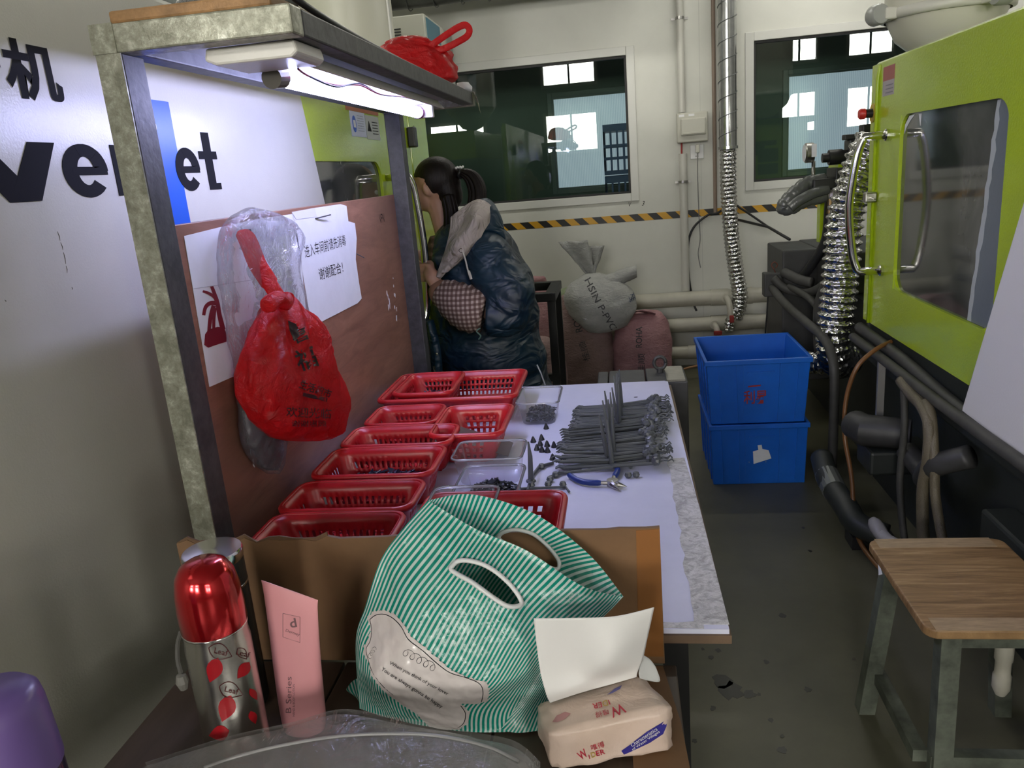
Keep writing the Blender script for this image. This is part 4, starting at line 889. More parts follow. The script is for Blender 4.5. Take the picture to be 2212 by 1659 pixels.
obj('jaw', MB().tube([(-.040, 1.615, z), (-.028, 1.606, z), (-.010, 1.600, z-.003)], [.008, .006, .001], 8), STEEL, t); obj('jaw', MB().tube([(-.042, 1.612, z), (-.036, 1.597, z), (-.026, 1.583, z-.003)], [.008, .006, .001], 8), STEEL, t)
# ---------------------------------------------------------------- stacked blue crates
CRATE = mat('blue crate plastic', (.004, .125, .60, 1), .4, var=.2, vscale=4)
REDINK = mat('red paint marking', (.28, .012, .02, 1), .6)
def crate(label, z0, hh, xa, xb, xc, xd, y0, y1, inner):
    t = thing('plastic_crate', label, 'crate', ((xa+xb)/2, (y0+y1)/2, z0), 'stacked blue crates')
    th = .006; q = lambda x0, x1, ya, yb, z: [V((x0, ya, z)), V((x1, ya, z)), V((x1, yb, z)), V((x0, yb, z))]
    mb = MB(); o0, o1 = q(xc, xd, y0+.012, y1-.012, z0), q(xa, xb, y0, y1, z0+hh); i0, i1 = q(xc+th, xd-th, y0+.018, y1-.018, z0+th), q(xa+th, xb-th, y0+th, y1-th, z0+hh)
    mb.v = o0+o1+i1+i0; mb.f = [[3, 2, 1, 0], [12, 13, 14, 15]]
    for a in (0, 4, 8):
        for j in range(4): mb.f.append([a+j, a+(j+1) % 4, a+4+(j+1) % 4, a+4+j])
    obj('crate_body', mb, CRATE, t, bevel=.003)
    rim = MB()
    for (x0, x1, ya, yb) in ((xa-.008, xb+.008, y0-.008, y0+.004), (xa-.008, xb+.008, y1-.004, y1+.008), (xa-.008, xa+.004, y0+.004, y1-.004), (xb-.004, xb+.008, y0+.004, y1-.004)): rim.box((x0, ya, z0+hh-.022), (x1, yb, z0+hh))
    obj('rim', rim, CRATE, t, bevel=.003)
    for k in range(5):
        fx = (.12, .30, .5, .72, .90)[k]
        if k == 2: continue
        xo, xu = xa+(xb-xa)*fx, xc+(xd-xc)*fx; w_ = .004
        obj('rib', MB().poly([(xo-w_, y0-.005, z0+hh-.022), (xo+w_, y0-.005, z0+hh-.022), (xu+w_, y0+.007, z0+.01), (xu-w_, y0+.007, z0+.01)], (0, .012, 0)), CRATE, t)
    for k in range(4):
        yo = y0+.06+(y1-y0-.12)*k/3
        for xs_, xb_ in ((xa-.005, xc-.005), (xb+.005, xd+.005)): obj('rib', MB().poly([(xs_, yo-.004, z0+hh-.022), (xs_, yo+.004, z0+hh-.022), (xb_, yo+.004, z0+.01), (xb_, yo-.004, z0+.01)], (.008 if xs_ < .5 else -.008, 0, 0)), CRATE, t)
    hx0, hx1 = xa+(xb-xa)*.40, xa+(xb-xa)*.66
    obj('grip_ledge', B((hx0, y0-.006, z0+hh-.062), (hx1, y0+.006, z0+hh-.055)), CRATE, t)
    obj('grip_panel', MB().poly([(hx0-.02, y0-.002, z0+hh-.022), (hx1+.02, y0-.002, z0+hh-.022), (hx1+.016, y0+.008, z0+.05), (hx0-.016, y0+.008, z0+.05)], (0, .006, 0)), CRATE, t)
    return t
c1 = crate('lower of the two stacked blue crates, with a torn paper label', 0, .29, .362, .780, .372, .772, 3.38, 3.87, 0)
c2 = crate('upper of the two stacked blue crates, open and marked in red', .292, .295, .346, .785, .366, .765, 3.375, 3.875, 0)
lettering('利昇', (.505, 3.3765, .385), (1, 0, 0), (0, .03, 1), .10, .062, REDINK, c2, bold=.012)
obj('red_smear', MB().poly([(.522, 3.374, .462), (.575, 3.374, .466), (.578, 3.374, .472), (.524, 3.374, .469)], (0, .0012, 0)), REDINK, c2)
lettering('利昇', (.515, 3.385, .105), (1, 0, 0), (0, .03, 1), .10, .04, mat('faint white ink', (.20, .26, .42, 1), .6), c1)
obj('torn_label', MB().poly([(.548, 3.384, .10), (.625, 3.383, .125), (.612, 3.381, .165), (.585, 3.38, .172), (.582, 3.38, .192), (.565, 3.38, .19), (.568, 3.381, .168), (.545, 3.382, .16)], (0, -.002, 0)), PAPER, c1)
# ---------------------------------------------------------------- mould block and rack behind the table
t = thing('steel_mould', 'grey steel mould block with lifting eye standing behind the work table', 'mould', (.05, 2.62, 0))
obj('mould_half', B((-.06, 2.505, .30), (.062, 2.70, .742)), DKGREY, t, bevel=.004); obj('mould_half', B((.066, 2.505, .30), (.198, 2.70, .745)), DKGREY, t, bevel=.004)
obj('clamp_plate', B((-.10, 2.50, .28), (-.064, 2.72, .735)), DKGREY, t, bevel=.004); obj('clamp_plate', B((.13, 2.51, .745), (.19, 2.69, .752)), STEEL, t)
e = obj('lifting_eye', MB().tube([(.115+.02*math.cos(a), 2.64, .778+.022*math.sin(a)) for a in [i*math.pi/10 for i in range(21)]], .006, 8), DKGREY, t, smooth=True)
obj('eye_shank', MB().tube([(.115, 2.64, .745), (.115, 2.64, .760)], .012, 10), DKGREY, e)
obj('stand', B((-.10, 2.50, 0), (.198, 2.72, .279)), BLACK, t)
t = thing('steel_rack', 'black square steel rack standing behind the woman', 'rack', (-.65, 4.15, 0))
for x in (-.93, -.39):
    for y in (3.98, 4.38): obj('post', B((x, y, 0), (x+.04, y+.04, .79)), BLACK, t)
obj('top_bar', B((-.94, 3.975, .79), (-.345, 4.03, .835)), BLACK, t, bevel=.004); obj('top_bar', B((-.94, 4.375, .79), (-.345, 4.43, .835)), BLACK, t, bevel=.004)
obj('top_bar', B((-.40, 4.031, .79), (-.345, 4.374, .835)), BLACK, t, bevel=.004); obj('low_bar', B((-.93, 3.985, .36), (-.35, 4.02, .40)), BLACK, t)
# ---------------------------------------------------------------- sacks by the wall
def sackmat(name, c, d, s=24):
    m = bpy.data.materials.new(name); m.use_nodes = True; t = NT(m); vec = t.coord('Object', (1, 1, 2.2))
    a = t.noise(vec, 9, 5, .6, 1.2); t.link(t.ramp(a, [(.3, d), (.7, c)]), t.b.inputs['Base Color']); t.b.inputs['Roughness'].default_value = .5
    t.bump(t.noise(vec, s, 4, .6, 1.5), .7, .015); MATS[name] = m; return m
PINK = sackmat('pink woven sack', (.34, .22, .21, 1), (.24, .155, .15, 1)); WSACK = sackmat('white woven sack', (.46, .46, .44, 1), (.34, .34, .33, 1)); PINK2 = sackmat('bright pink sack', (.46, .25, .26, 1), (.34, .16, .18, 1))
SINK = mat('faded sack print', (.05, .05, .055, 1), .6)
def sack(label, base, prof, lean=(0, 0), mm=PINK, seed=0, flatk=.7, n=40, grp=None):
    "prof: list of (half width, height)"
    mb = MB(); cx, cy, cz = base; hh = prof[-1][1]; P = smoothpath([V((w, h, 0)) for w, h in prof], 6); rings = []
    for p in P:
        k = p.y/hh
        for j in range(n):
            a = 2*math.pi*j/n; ca, sa = math.cos(a), math.sin(a); e = .75
            x = p.x*math.copysign(abs(ca)**e, ca); y = p.x*flatk*math.copysign(abs(sa)**e, sa)
            q = V((cx+x+lean[0]*k*k, cy+y+lean[1]*k*k, cz+p.y)); d = V((x, y, 0)).normalized() if p.x > 1e-4 else V()
            q += d*(.014*fbm(q+V((seed, 0, 0)), 7)+.006*fbm(q+V((seed, 3, 0)), 22)); q.z = max(q.z+.008*fbm(q+V((0, seed, 5)), 9), cz+.001 if cz > .01 else .002); mb.v.append(q)
    R_ = len(P)
    for i in range(R_-1):
        for j in range(n): mb.f.append([i*n+j, i*n+(j+1) % n, (i+1)*n+(j+1) % n, (i+1)*n+j])
    mb.f.append(list(range(n))[::-1]); mb.f.append([(R_-1)*n+j for j in range(n)])
    t = thing('plastic_sack', label, 'sack', base, grp); o = obj('sack_body', mb, mm, t, smooth=True); return t, mb
from mathutils.bvhtree import BVHTree
def print_on(mb, s, p, xd, yd, w, h, m, par, d=(0, 1, 0), bold=0.0, back=.6, name='lettering', lift=.0025, shear=0.0):
    "print lettering onto a curved surface along direction d"
    bt = BVHTree.FromPolygons([tuple(v) for v in mb.v], mb.f); d = V(d).normalized(); p = V(p); X = V(xd).normalized(); Yd = V(yd).normalized()
    def bend(a, b):
        q = p+X*a+Yd*b; hit = bt.ray_cast(q-d*back, d)
        return (hit[0]-d*lift) if hit[0] else q
    return lettering(s, p, xd, yd, w, h, m, par, bold=bold, bend=bend, name=name, shear=shear)
g_ = 'sacks by the wall'
t, mb = sack('pink sack printed with black letters standing under the white sack, beside the rack', (-.255, 5.02, 0), [(.12, 0), (.165, .06), (.19, .25), (.185, .42), (.15, .55), (.10, .64), (.05, .66)], (-.05, .03), PINK, 1, grp=g_)
print_on(mb, 'ROHA', (-.265, 4.6, .435), (-.22, 0, 1), (-1, 0, -.22), .16, .045, SINK, t, bold=.006); print_on(mb, '桂顺', (-.225, 4.6, .245), (-.22, 0, 1), (-1, 0, -.22), .13, .045, SINK, t)
t, mb = sack('pink sack with folded top standing to the right of the lettered pink sack', (.105, 5.02, 0), [(.13, 0), (.175, .06), (.19, .22), (.182, .38), (.15, .47), (.10, .51), (.03, .50)], (.01, .02), PINK2, 2, grp=g_)
print_on(mb, 'ROHA', (.105, 4.6, .31), (.05, 0, 1), (-1, 0, .05), .13, .04, SINK, t, bold=.006); print_on(mb, '桂顺', (.115, 4.6, .13), (.05, 0, 1), (-1, 0, .05), .14, .045, SINK, t)
obj('folded_flap', MB().grid(lambda u, v: (.0+.20*u, 4.94+.12*v-.02*math.sin(3*u), .515+.03*math.sin(math.pi*u)-.03*v+.01*fbm((u, v, 3), 4)), 14, 8), PINK2, t, smooth=True, solid=.004)
t, mb = sack('white sack with tied top resting on the two pink sacks', (-.13, 4.92, .42), [(.06, 0), (.13, .03), (.205, .13), (.215, .23), (.17, .31), (.09, .36), (.04, .38)], (-.06, .02), WSACK, 3, flatk=.62, grp=g_)
print_on(mb, 'HSIN P-PVC', (-.235, 4.6, .765), (.42, 0, -.9), (.9, 0, .42), .36, .042, SINK, t, bold=.004)
print_on(mb, '桂', (.03, 4.6, .66), (.2, 0, -1), (1, 0, .2), .045, .045, mat('blue sack print', (.03, .06, .14, 1), .6), t)
for (dx, dz, w_, s_) in ((-.095, .22, .11, -.10), (.0, .18, .06, .06)):
    obj('tied_ear', MB().grid(lambda u, v: (-.19+dx*.5*v+s_*v*.6+w_*(u-.5)*(.5+1.2*v)+.008*fbm((u, v, dx), 5), 4.935+.02*math.sin(6*u), .785+dz*v+.01*fbm((v, u, 2), 4)), 10, 12), WSACK, t, smooth=True, solid=.006)
obj('corner_flap', MB().grid(lambda u, v: (-.12+.21*u, 4.90-.03*math.sin(3*v)+.02*u, .78-.11*v*(1-u*.3)+.055*u+.01*fbm((u, v, 8), 5)), 14, 8), WSACK, t, smooth=True, solid=.004)
t, mb = sack('pale green sack partly hidden behind the white sack', (-.36, 5.3, 0), [(.10, 0), (.15, .1), (.16, .5), (.10, .62), (.03, .66)], (0, 0), sackmat('pale green sack', (.30, .36, .22, 1), (.2, .25, .14, 1)), 4, grp=g_)
t, mb = sack('pink sack with gathered neck behind the black rack', (-.56, 5.15, 0), [(.12, 0), (.19, .1), (.2, .45), (.14, .60), (.06, .69), (.05, .76), (.02, .77)], (0, 0), PINK2, 5, grp=g_)
t, mb = sack('dull pink sack slumped on the floor under the black rack', (-.58, 4.62, 0), [(.14, 0), (.2, .08), (.21, .28), (.15, .44), (.05, .48)], (0, 0), PINK, 6, grp=g_)
# ---------------------------------------------------------------- stool
def stoolwood():
    m = bpy.data.materials.new('worn stool wood'); m.use_nodes = True; t = NT(m); vec = t.coord('Object', (1.2, 14, 1))
    a = t.noise(vec, 4, 6, .7, .5); t.link(t.ramp(a, [(.3, (.14, .075, .028, 1)), (.55, (.32, .19, .085, 1)), (.75, (.50, .34, .17, 1))]), t.b.inputs['Base Color'])
    t.b.inputs['Roughness'].default_value = .5; t.bump(a, .12, .004); return m
SW = stoolwood(); SG = mat('chipped green grey paint', (.16, .18, .14, 1), .5, var=.5, vscale=7, dark=(.04, .045, .035, 1))
t = thing('wooden_stool', 'worn wooden stool with painted square steel legs', 'stool', (.765, 1.75, 0))
def slab(x0, x1, y0, y1, z0, z1, r):
    ring = rrect(x0, x1, y0, y1, r, 1, 1, 6); return MB().poly([(a, b, z0) for a, b, _, _ in ring], (0, 0, z1-z0))
obj('seat', slab(.603, .93, 1.537, 1.955, .428, .45, .03), SW, t, bevel=.004)
obj('end_batten', B((.622, 1.537, .4501), (.93, 1.585, .4508)), mat('pale batten', (.44, .31, .18, 1), .5, var=.3, vscale=12, ani=(2, 12, 1)), t)
obj('end_batten', B((.622, 1.905, .4501), (.90, 1.955, .4508)), mat('pale batten', None), t)
for (x, y, bx, by) in ((.625, 1.83, .588, 1.86), (.655, 1.56, .652, 1.545), (.88, 1.56, .89, 1.545), (.88, 1.83, .92, 1.86)):
    w_ = .02; obj('leg', MB().poly([(bx-w_, by-w_, 0), (bx+w_, by-w_, 0), (bx+w_, by+w_, 0), (bx-w_, by+w_, 0)], (x-bx, y-by, .428)), SG, t)
obj('seat_rail', B((.66, 1.55, .40), (.90, 1.575, .428)), SG, t); obj('seat_rail', B((.64, 1.58, .40), (.66, 1.83, .428)), SG, t)
obj('foot_rail', B((.63, 1.54, .10), (.89, 1.57, .13)), SG, t); obj('foot_rail', MB().box((.60, 1.56, .10), (.63, 1.85, .13)), SG, t)
obj('torn_plastic', MB().poly([(.604, 1.86, .43), (.60, 1.84, .41), (.606, 1.82, .425)], (.001, 0, 0)), PAPER, t)
obj('pipe_fitting', MB().lathe([(0, .15), (.016, .15), (.021, .14), (.021, .10), (.018, .095), (.018, .06), (.021, .055), (.021, .02), (.012, .0), (0, 0)], (.888, 1.80, .10), 16), PVC, rm, smooth=True, auto=.7)
# ---------------------------------------------------------------- pinned to the plywood
def px(p):
    c = ROT.transposed() @ (V(p)-V((0, 0, CH))); return (1106+FPX*c.x/-c.z, 829.5-FPX*c.y/-c.z)
def inside(u, v, poly):
    r = False; j = len(poly)-1
    for i in range(len(poly)):
        (x0, y0), (x1, y1) = poly[i], poly[j]
        if (y0 > v) != (y1 > v) and u < (x1-x0)*(v-y0)/(y1-y0)+x0: r = not r
        j = i
    return r
def caster(mb): return BVHTree.FromPolygons([tuple(v) for v in mb.v], mb.f)
def hit(bt, u, v, lift=.0015):
    d = (ROT @ V((u-1106, -(v-829.5), -FPX))).normalized(); h = bt.ray_cast(V((0, 0, CH)), d)
    return h[0]-d*lift if h[0] else None
PW = -.7715
def onply(pts, off=0): return [spot(u, v, x=PW+off) for u, v in pts]
FIGRED = mat('printed dark red', (.20, .008, .02, 1), .5)
pap = thing('paper_sheet', 'white paper sheet with printed red figure behind the hanging bags', 'paper', (PW, 1.45, 1.09))
obj('sheet', MB().poly(onply([(397, 510), (470, 492), (560, 472), (634, 462), (650, 560), (662, 690), (560, 795), (500, 815), (452, 836)]), (.0008, 0, 0)), PAPER, pap)
obj('fold_line', MB().poly(onply([(418, 623), (640, 590), (640, 591), (418, 624.5)], .0012), (.0002, 0, 0)), mat('grey paper fold', (.5, .5, .54, 1), .6), pap)  # thin grey line across the sheet at its fold
def stroke(pts, w, m, par, off=.0012, nm='printed_figure'):
    P = smoothpath([V((u, v, 0)) for u, v in pts], 6); L = []; R_ = []
    for i, p in enumerate(P):
        t = (P[min(i+1, len(P)-1)]-P[max(i-1, 0)]).normalized(); k = w if not isinstance(w, tuple) else w[0]+(w[1]-w[0])*i/(len(P)-1); n_ = V((-t.y, t.x, 0))*k/2; L.append(p+n_); R_.append(p-n_)
    mb = MB()
    for i in range(len(P)-1): mb.poly(onply([(q.x, q.y) for q in (L[i], L[i+1], R_[i+1], R_[i])], off), (.0002, 0, 0))
    mb2 = MB(); N_ = len(P); mb2.v = onply([(q.x, q.y) for q in L], off)+onply([(q.x, q.y) for q in R_], off); mb2.f = [[i, i+1, N_+i+1, N_+i] for i in range(N_-1)]
    return obj(nm, mb2, m, par)
obj('printed_figure', MB().poly(onply([(443, 722), (450, 712), (470, 706), (484, 708), (489, 722), (489, 738), (470, 744), (450, 751), (441, 745)], .0012), (.0003, 0, 0)), FIGRED, pap)
stroke([(457, 618), (464, 636), (470, 655), (474, 680), (482, 712)], (7, 11), FIGRED, pap); stroke([(438, 629), (452, 634), (465, 644), (471, 660)], (5, 9), FIGRED, pap, .0013)
stroke([(440, 681), (444, 664), (454, 655), (467, 655)], (7, 10), FIGRED, pap, .0014); stroke([(462, 660), (455, 685), (451, 720)], (10, 7), FIGRED, pap, .0015)
stroke([(464, 665), (462, 690), (462, 722)], (8, 6), FIGRED, pap, .0016)
nt = thing('paper_notice', 'white paper notice with printed Chinese lines nailed to the plywood', 'paper', (PW, 2.0, 1.11))
obj('sheet', MB().poly(onply([(630, 458), (680, 449), (735, 441), (748, 445), (752, 478), (766, 482), (770, 515), (768, 560), (775, 610), (781, 645), (772, 655), (735, 674), (700, 692), (673, 707), (662, 640), (648, 560)]), (.0008, 0, 0)), PAPER, nt)
lettering('进入车间前请先消毒', spot(660, 558, x=PW+.0012), spot(748, 530, x=PW)-spot(660, 558, x=PW), (0, .0, 1), (spot(748, 530, x=PW)-spot(660, 558, x=PW)).length, .031, INK, nt)
lettering('谢谢配合！', spot(691, 606, x=PW+.0012), spot(738, 590, x=PW)-spot(691, 606, x=PW), (0, 0, 1), (spot(742, 588, x=PW)-spot(691, 606, x=PW)).length, .031, INK, nt)
obj('torn_corner', MB().poly(onply([(630, 458), (680, 449), (684, 468), (640, 474)], .001), (.0006, 0, 0)), mat('tissue paper tone', (.70, .70, .74, 1), .6), nt)
obj('nail', MB().tube([spot(682, 472, x=PW+.002), spot(714, 464, x=PW+.012)], .0018, 6), DKGREY, nt); obj('nail', MB().tube([spot(770, 548, x=PW), spot(787, 557, x=PW+.02)], .0015, 6), DKGREY, nt)
# ---------------------------------------------------------------- bags hanging on a nail
def pouch(rows, depths, plane, dvec, n=44, wr=.01, ws=14, seed=0, ex=.9, vz=1.0):
    "soft bag: rows of (left u, right u, v) on a plane, bulging along dvec"
    mb = MB(); d = V(dvec); L = [spot(a, v, **plane) for a, b, v in rows]; R_ = [spot(b, v, **plane) for a, b, v in rows]
    LL, RR = smoothpath(L, 6), smoothpath(R_, 6); D = smoothpath([V((q, 0, 0)) for q in depths], 6); N_ = len(LL)
    for i in range(N_):
        c = (LL[i]+RR[i])/2; a = (RR[i]-LL[i])/2
        for j in range(n):
            th = 2*math.pi*j/n; co, si = math.cos(th), math.sin(th)
            p = c+a*math.copysign(abs(co)**ex, co)+d*D[i].x*math.copysign(abs(si)**ex, si)
            k = min(1, a.length/.02); q = V((p.x*1.0, p.y*1.0, p.z*vz))+V((seed, seed*.3, 0))
            p += (d*si+a.normalized()*co)*k*(wr*fbm(q, ws)+.35*wr*(1-abs(noise.noise(q*ws*2.2)))); mb.v.append(p)
    for i in range(N_-1):
        for j in range(n): mb.f.append([i*n+j, i*n+(j+1) % n, (i+1)*n+(j+1) % n, (i+1)*n+j])
    mb.f.append([(N_-1)*n+j for j in range(n)]); mb.f.append(list(range(n))[::-1]); return mb
def redfilm(name, dens):
    m = bpy.data.materials.new(name); m.use_nodes = True; t = NT(m); b = t.b
    b.inputs['Base Color'].default_value = (.62, .012, .016, 1); b.inputs['Roughness'].default_value = .2
    tl = t.add('ShaderNodeBsdfTranslucent'); tl.inputs[0].default_value = (.75, .02, .02, 1); tr = t.add('ShaderNodeBsdfTransparent'); tr.inputs[0].default_value = (.9, .06, .06, 1)
    m1 = t.add('ShaderNodeMixShader'); m1.inputs[0].default_value = .35; m2 = t.add('ShaderNodeMixShader'); m2.inputs[0].default_value = dens
    t.link(b.outputs[0], m1.inputs[1]); t.link(tl.outputs[0], m1.inputs[2]); t.link(tr.outputs[0], m2.inputs[1]); t.link(m1.outputs[0], m2.inputs[2]); t.link(m2.outputs[0], t.out.inputs['Surface'])
    vec = t.coord('Object'); t.bump(t.noise(vec, 26, 5, .65, 2.2), .8, .015); return m
REDF = redfilm('thin red bag film', .82)
REDSHELF = redfilm('thin red shelf bag film', .9)
XB = -.700
cb = thing('clear_bag', 'clear plastic bag with dark scraps hanging behind the red bag', 'plastic bag', (-.74, 1.5, .80))
CF = film('clear bag film', (.97, .97, .99, 1), .10, (.80, .78, .86, 1), .12, .16, crinkle=.8, cscale=24)
obj('bag_film', pouch([(538, 548, 448), (498, 620, 470), (482, 652, 505), (479, 640, 570), (486, 655, 640), (498, 664, 720), (512, 640, 800), (522, 620, 880), (534, 612, 950), (556, 606, 1000), (580, 598, 1024)], [.002, .014, .026, .028, .028, .028, .026, .026, .024, .018, .004], dict(x=-.738), (1, 0, 0), wr=.010, ws=12, seed=4), CF, cb, smooth=True)
obj('dark_scraps', pouch([(545, 575, 850), (536, 600, 880), (540, 606, 940), (560, 603, 990), (580, 596, 1016)], [.006, .014, .016, .012, .003], dict(x=-.738), (1, 0, 0), n=24, wr=.012, ws=40, seed=6), mat('dark plastic scraps', (.02, .018, .025, 1), .5, bump=.6, bscale=60), cb, smooth=True)
rb_ = thing('red_bag', 'red plastic bag with black print hanging by its twisted handle', 'plastic bag', (XB, 1.5, .94))
body = pouch([(590, 628, 636), (574, 640, 660), (556, 672, 700), (546, 690, 745), (539, 706, 790), (538, 722, 835), (546, 732, 872), (562, 734, 905), (586, 728, 932), (612, 705, 948), (640, 680, 953)], [.006, .022, .036, .045, .052, .056, .056, .05, .038, .02, .004], dict(x=XB), (1, 0, 0), n=90, wr=.020, ws=15, seed=1, vz=.38)
obj('bag_body', body, REDF, rb_, smooth=True)
obj('bag_handle', MB().tube(smoothpath([spot(526, 500, x=-.755), spot(540, 530, x=-.735), spot(556, 570, x=-.72), spot(578, 605, x=-.705), spot(600, 640, x=-.69)], 7), [(.013, .006), (.015, .006), (.018, .007)]+[(.019, .008)]*20+[(.016, .010)]*6, 12), REDF, rb_, smooth=True)
obj('knot', MB().tube(smoothpath([spot(575, 662, x=-.66), spot(600, 645, x=-.655), spot(615, 655, x=-.66), spot(622, 640, x=-.67)], 5), [.013, .016, .017, .016, .016, .016, .015, .015, .014, .014, .013, .013, .013, .012, .01, .008], 10), REDF, rb_, smooth=True)
obj('handle_loop', MB().tube(smoothpath([spot(606, 660, x=-.68), spot(616, 645, x=-.675), spot(618, 634, x=-.672), spot(627, 637, x=-.672), spot(628, 655, x=-.672), spot(618, 668, x=-.675)], 5), [(.008, .003)]*26, 8), REDF, rb_, smooth=True)
obj('nail', MB().tube([spot(527, 500, x=PW), spot(540, 498, x=-.745)], .003, 8), BLACK, rb_)
bt = caster(body); BK = mat('black bag print', (.015, .004, .004, 1), .35)
def pxtext(bt, s, p0, p1, hpx, m, par, bold=0.0, lift=.002, up=None, name='lettering'):
    "lettering laid onto a surface between two picture points"
    a, b = V((*p0, 0)), V((*p1, 0)); X = b-a; Yv = V((X.y, -X.x, 0)).normalized() if up is None else V((*up, 0)).normalized()
    mid = hit(bt, *((a+b)/2+Yv*hpx/2)[:2], lift)
    if not mid: return None
    dist = (mid-V((0, 0, CH))).length
    def bend(x, y):
        q = a+X.normalized()*x+Yv*y; h = hit(bt, q.x, q.y, lift)
        if h: return h
        d = (ROT @ V((q.x-1106, -(q.y-829.5), -FPX))).normalized(); n = bt.find_nearest(V((0, 0, CH))+d*dist); return n[0]-d*lift
    return lettering(s, (0, 0, 0), (1, 0, 0), (0, 1, 0), X.length, hpx, m, par, bold=bold, bend=bend, name=name)
pxtext(bt, '福', (648, 805), (690, 790), 48, BK, rb_, .02); pxtext(bt, '生活超市', (645, 838), (712, 862), 20, BK, rb_, .01); pxtext(bt, '喜', (638, 745), (672, 730), 34, BK, rb_, .02)
pxtext(bt, '欢迎光临', (618, 900), (715, 905), 22, BK, rb_, .004); pxtext(bt, '谢谢惠顾', (630, 922), (705, 922), 14, BK, rb_, .004)
def pxpatch(bt, poly, m, par, name='printed_patch', lift=.0018):
    c = (sum(p[0] for p in poly)/len(poly), sum(p[1] for p in poly)/len(poly)); P = []
    for (a, b) in zip(poly, poly[1:]+poly[:1]):
        for k in range(4): P.append((a[0]+(b[0]-a[0])*k/4, a[1]+(b[1]-a[1])*k/4))
    mb = MB(); rings = [1, .66, .33]; ok = True
    for r in rings:
        for (u, v) in P:
            h = hit(bt, c[0]+(u-c[0])*r, c[1]+(v-c[1])*r, lift); 
            if not h: return None
            mb.v.append(h)
    h = hit(bt, *c, lift); mb.v.append(h); n_ = len(P)
    for i in range(2):
        for j in range(n_): mb.f.append([i*n_+j, i*n_+(j+1) % n_, (i+1)*n_+(j+1) % n_, (i+1)*n_+j])
    for j in range(n_): mb.f.append([2*n_+j, 2*n_+(j+1) % n_, 3*n_])
    return obj(name, mb, m, par, smooth=True)
pxpatch(bt, [(655, 848), (708, 860), (706, 868), (654, 856)], BK, rb_); pxpatch(bt, [(622, 692), (640, 700), (648, 725), (636, 738), (626, 715)], BK, rb_)
# ---------------------------------------------------------------- on the shelf
rs = thing('red_bag', 'red plastic bag with an upright handle lying on top of the steel shelf', 'plastic bag', (-.58, 2.5, 1.72))
b2 = pouch([(872, 896, 78), (848, 932, 92), (834, 958, 106), (826, 974, 124), (822, 982, 144), (822, 984, 160), (826, 982, 172), (840, 970, 178)], [.008, .035, .06, .08, .09, .09, .085, .07], dict(y=2.5), (0, 1, 0), n=80, wr=.026, ws=15, seed=9, vz=.7)
for i, p in enumerate(b2.v): b2.v[i] = V((p.x, p.y, max(p.z, 1.719)))
obj('bag_body', b2, REDSHELF, rs, smooth=True)
hl = [spot(u, v, y=2.47) for u, v in ((920, 106), (940, 92), (966, 74), (988, 60), (1005, 54), (1014, 64), (1009, 78), (990, 90), (962, 104), (938, 112))]
obj('bag_handle', MB().tube(smoothpath(hl, 5), [(.0045, .010)]*46, 10), REDSHELF, rs, smooth=True)
obj('crumpled_paper', MB().lathe([(.0, .03), (.018, .026), (.028, .012), (.022, 0), (0, 0)], (-.487, 2.68, 1.718), 14).move(lambda p: p+V((.006*fbm(p, 60), .02*fbm(p, 40), .004*fbm(p, 70)))), PAPER, smooth=True, label='crumpled paper wad lying at the end of the steel shelf', cat='paper')
obj('tape_end', MB().grid(lambda u, v: (-.466+.014*u+.004*fbm((u, v, 1), 6), 2.70+.06*v, 1.72-.05*u*(.4+v)+.006*fbm((v, u, 3), 5)), 8, 8), film('yellowed clear tape', (.95, .93, .85, 1), .4, (.75, .74, .66, 1), .15, .3, .5), smooth=True, solid=.001, label='loose clear tape sticking out from the end of the steel shelf', cat='tape')
# ---------------------------------------------------------------- low bench with the box panel in front
BZ = .72
CARD = mat('brown corrugated cardboard', (.20, .105, .045, 1), .65, var=.25, vscale=5, bump=.12, bscale=60)
bench = thing('low_bench', 'dark wooden bench in front of the work table holding bottles and bags', 'bench', (-.33, .70, 0))
for k in range(3): obj('bench_plank', B((-.722+.262*k, .30, BZ-.022), (-.464+.262*k if k < 2 else .055, 1.030, BZ)), mat('dark stained plank', (.075, .05, .034, 1), .45, var=.35, vscale=5, ani=(6, 1, 6)), bench, bevel=.002)
for x in (-.70, .0):
    for y in (.34, .97): obj('leg', B((x, y, 0), (x+.04, y+.04, BZ-.0225)), BLACK, bench)
cp = thing('cardboard_box_wall', 'torn brown cardboard sheet standing between the bench and the work table', 'cardboard', (-.33, 1.04, BZ))
rnd = random.Random(8); tp = []
for i in range(40):
    u = i/39; x = -.713+.7505*u; z = .929+.015*u+(.006*rnd.uniform(-1, 1) if .02 < u < .34 else .0008*rnd.uniform(-1, 1)); tp.append((x, 1.0335, z))
obj('panel', MB().poly([(-.713, 1.0335, BZ)]+tp+[(.0385, 1.0335, BZ)], (0, .006, 0)), CARD, cp)
obj('torn_edge', MB().poly([(-.713, 1.0345, .915)]+[(x, 1.0345, z+.004+.003*math.sin(x*90)) for x, y, z in tp[:14]]+[(-.46, 1.0345, .92)], (0, .003, 0)), mat('torn cardboard liner', (.13, .07, .035, 1), .8), cp)
obj('tape_strip', MB().poly([(.0, 1.0329, .732), (.037, 1.0329, .732), (.0375, 1.0329, .942), (.004, 1.0329, .94)], (0, .0006, 0)), mat('brown packing tape', (.26, .11, .035, 1), .18), cp)
obj('cardboard_sheet', MB().poly([(.0, .50, BZ), (.075, .50, BZ), (.052, .90, BZ), (.035, 1.02, BZ), (-.02, 1.02, BZ)], (0, 0, .005)), CARD, label='narrow cardboard sheet under the tissue pack at the bench edge', cat='cardboard')
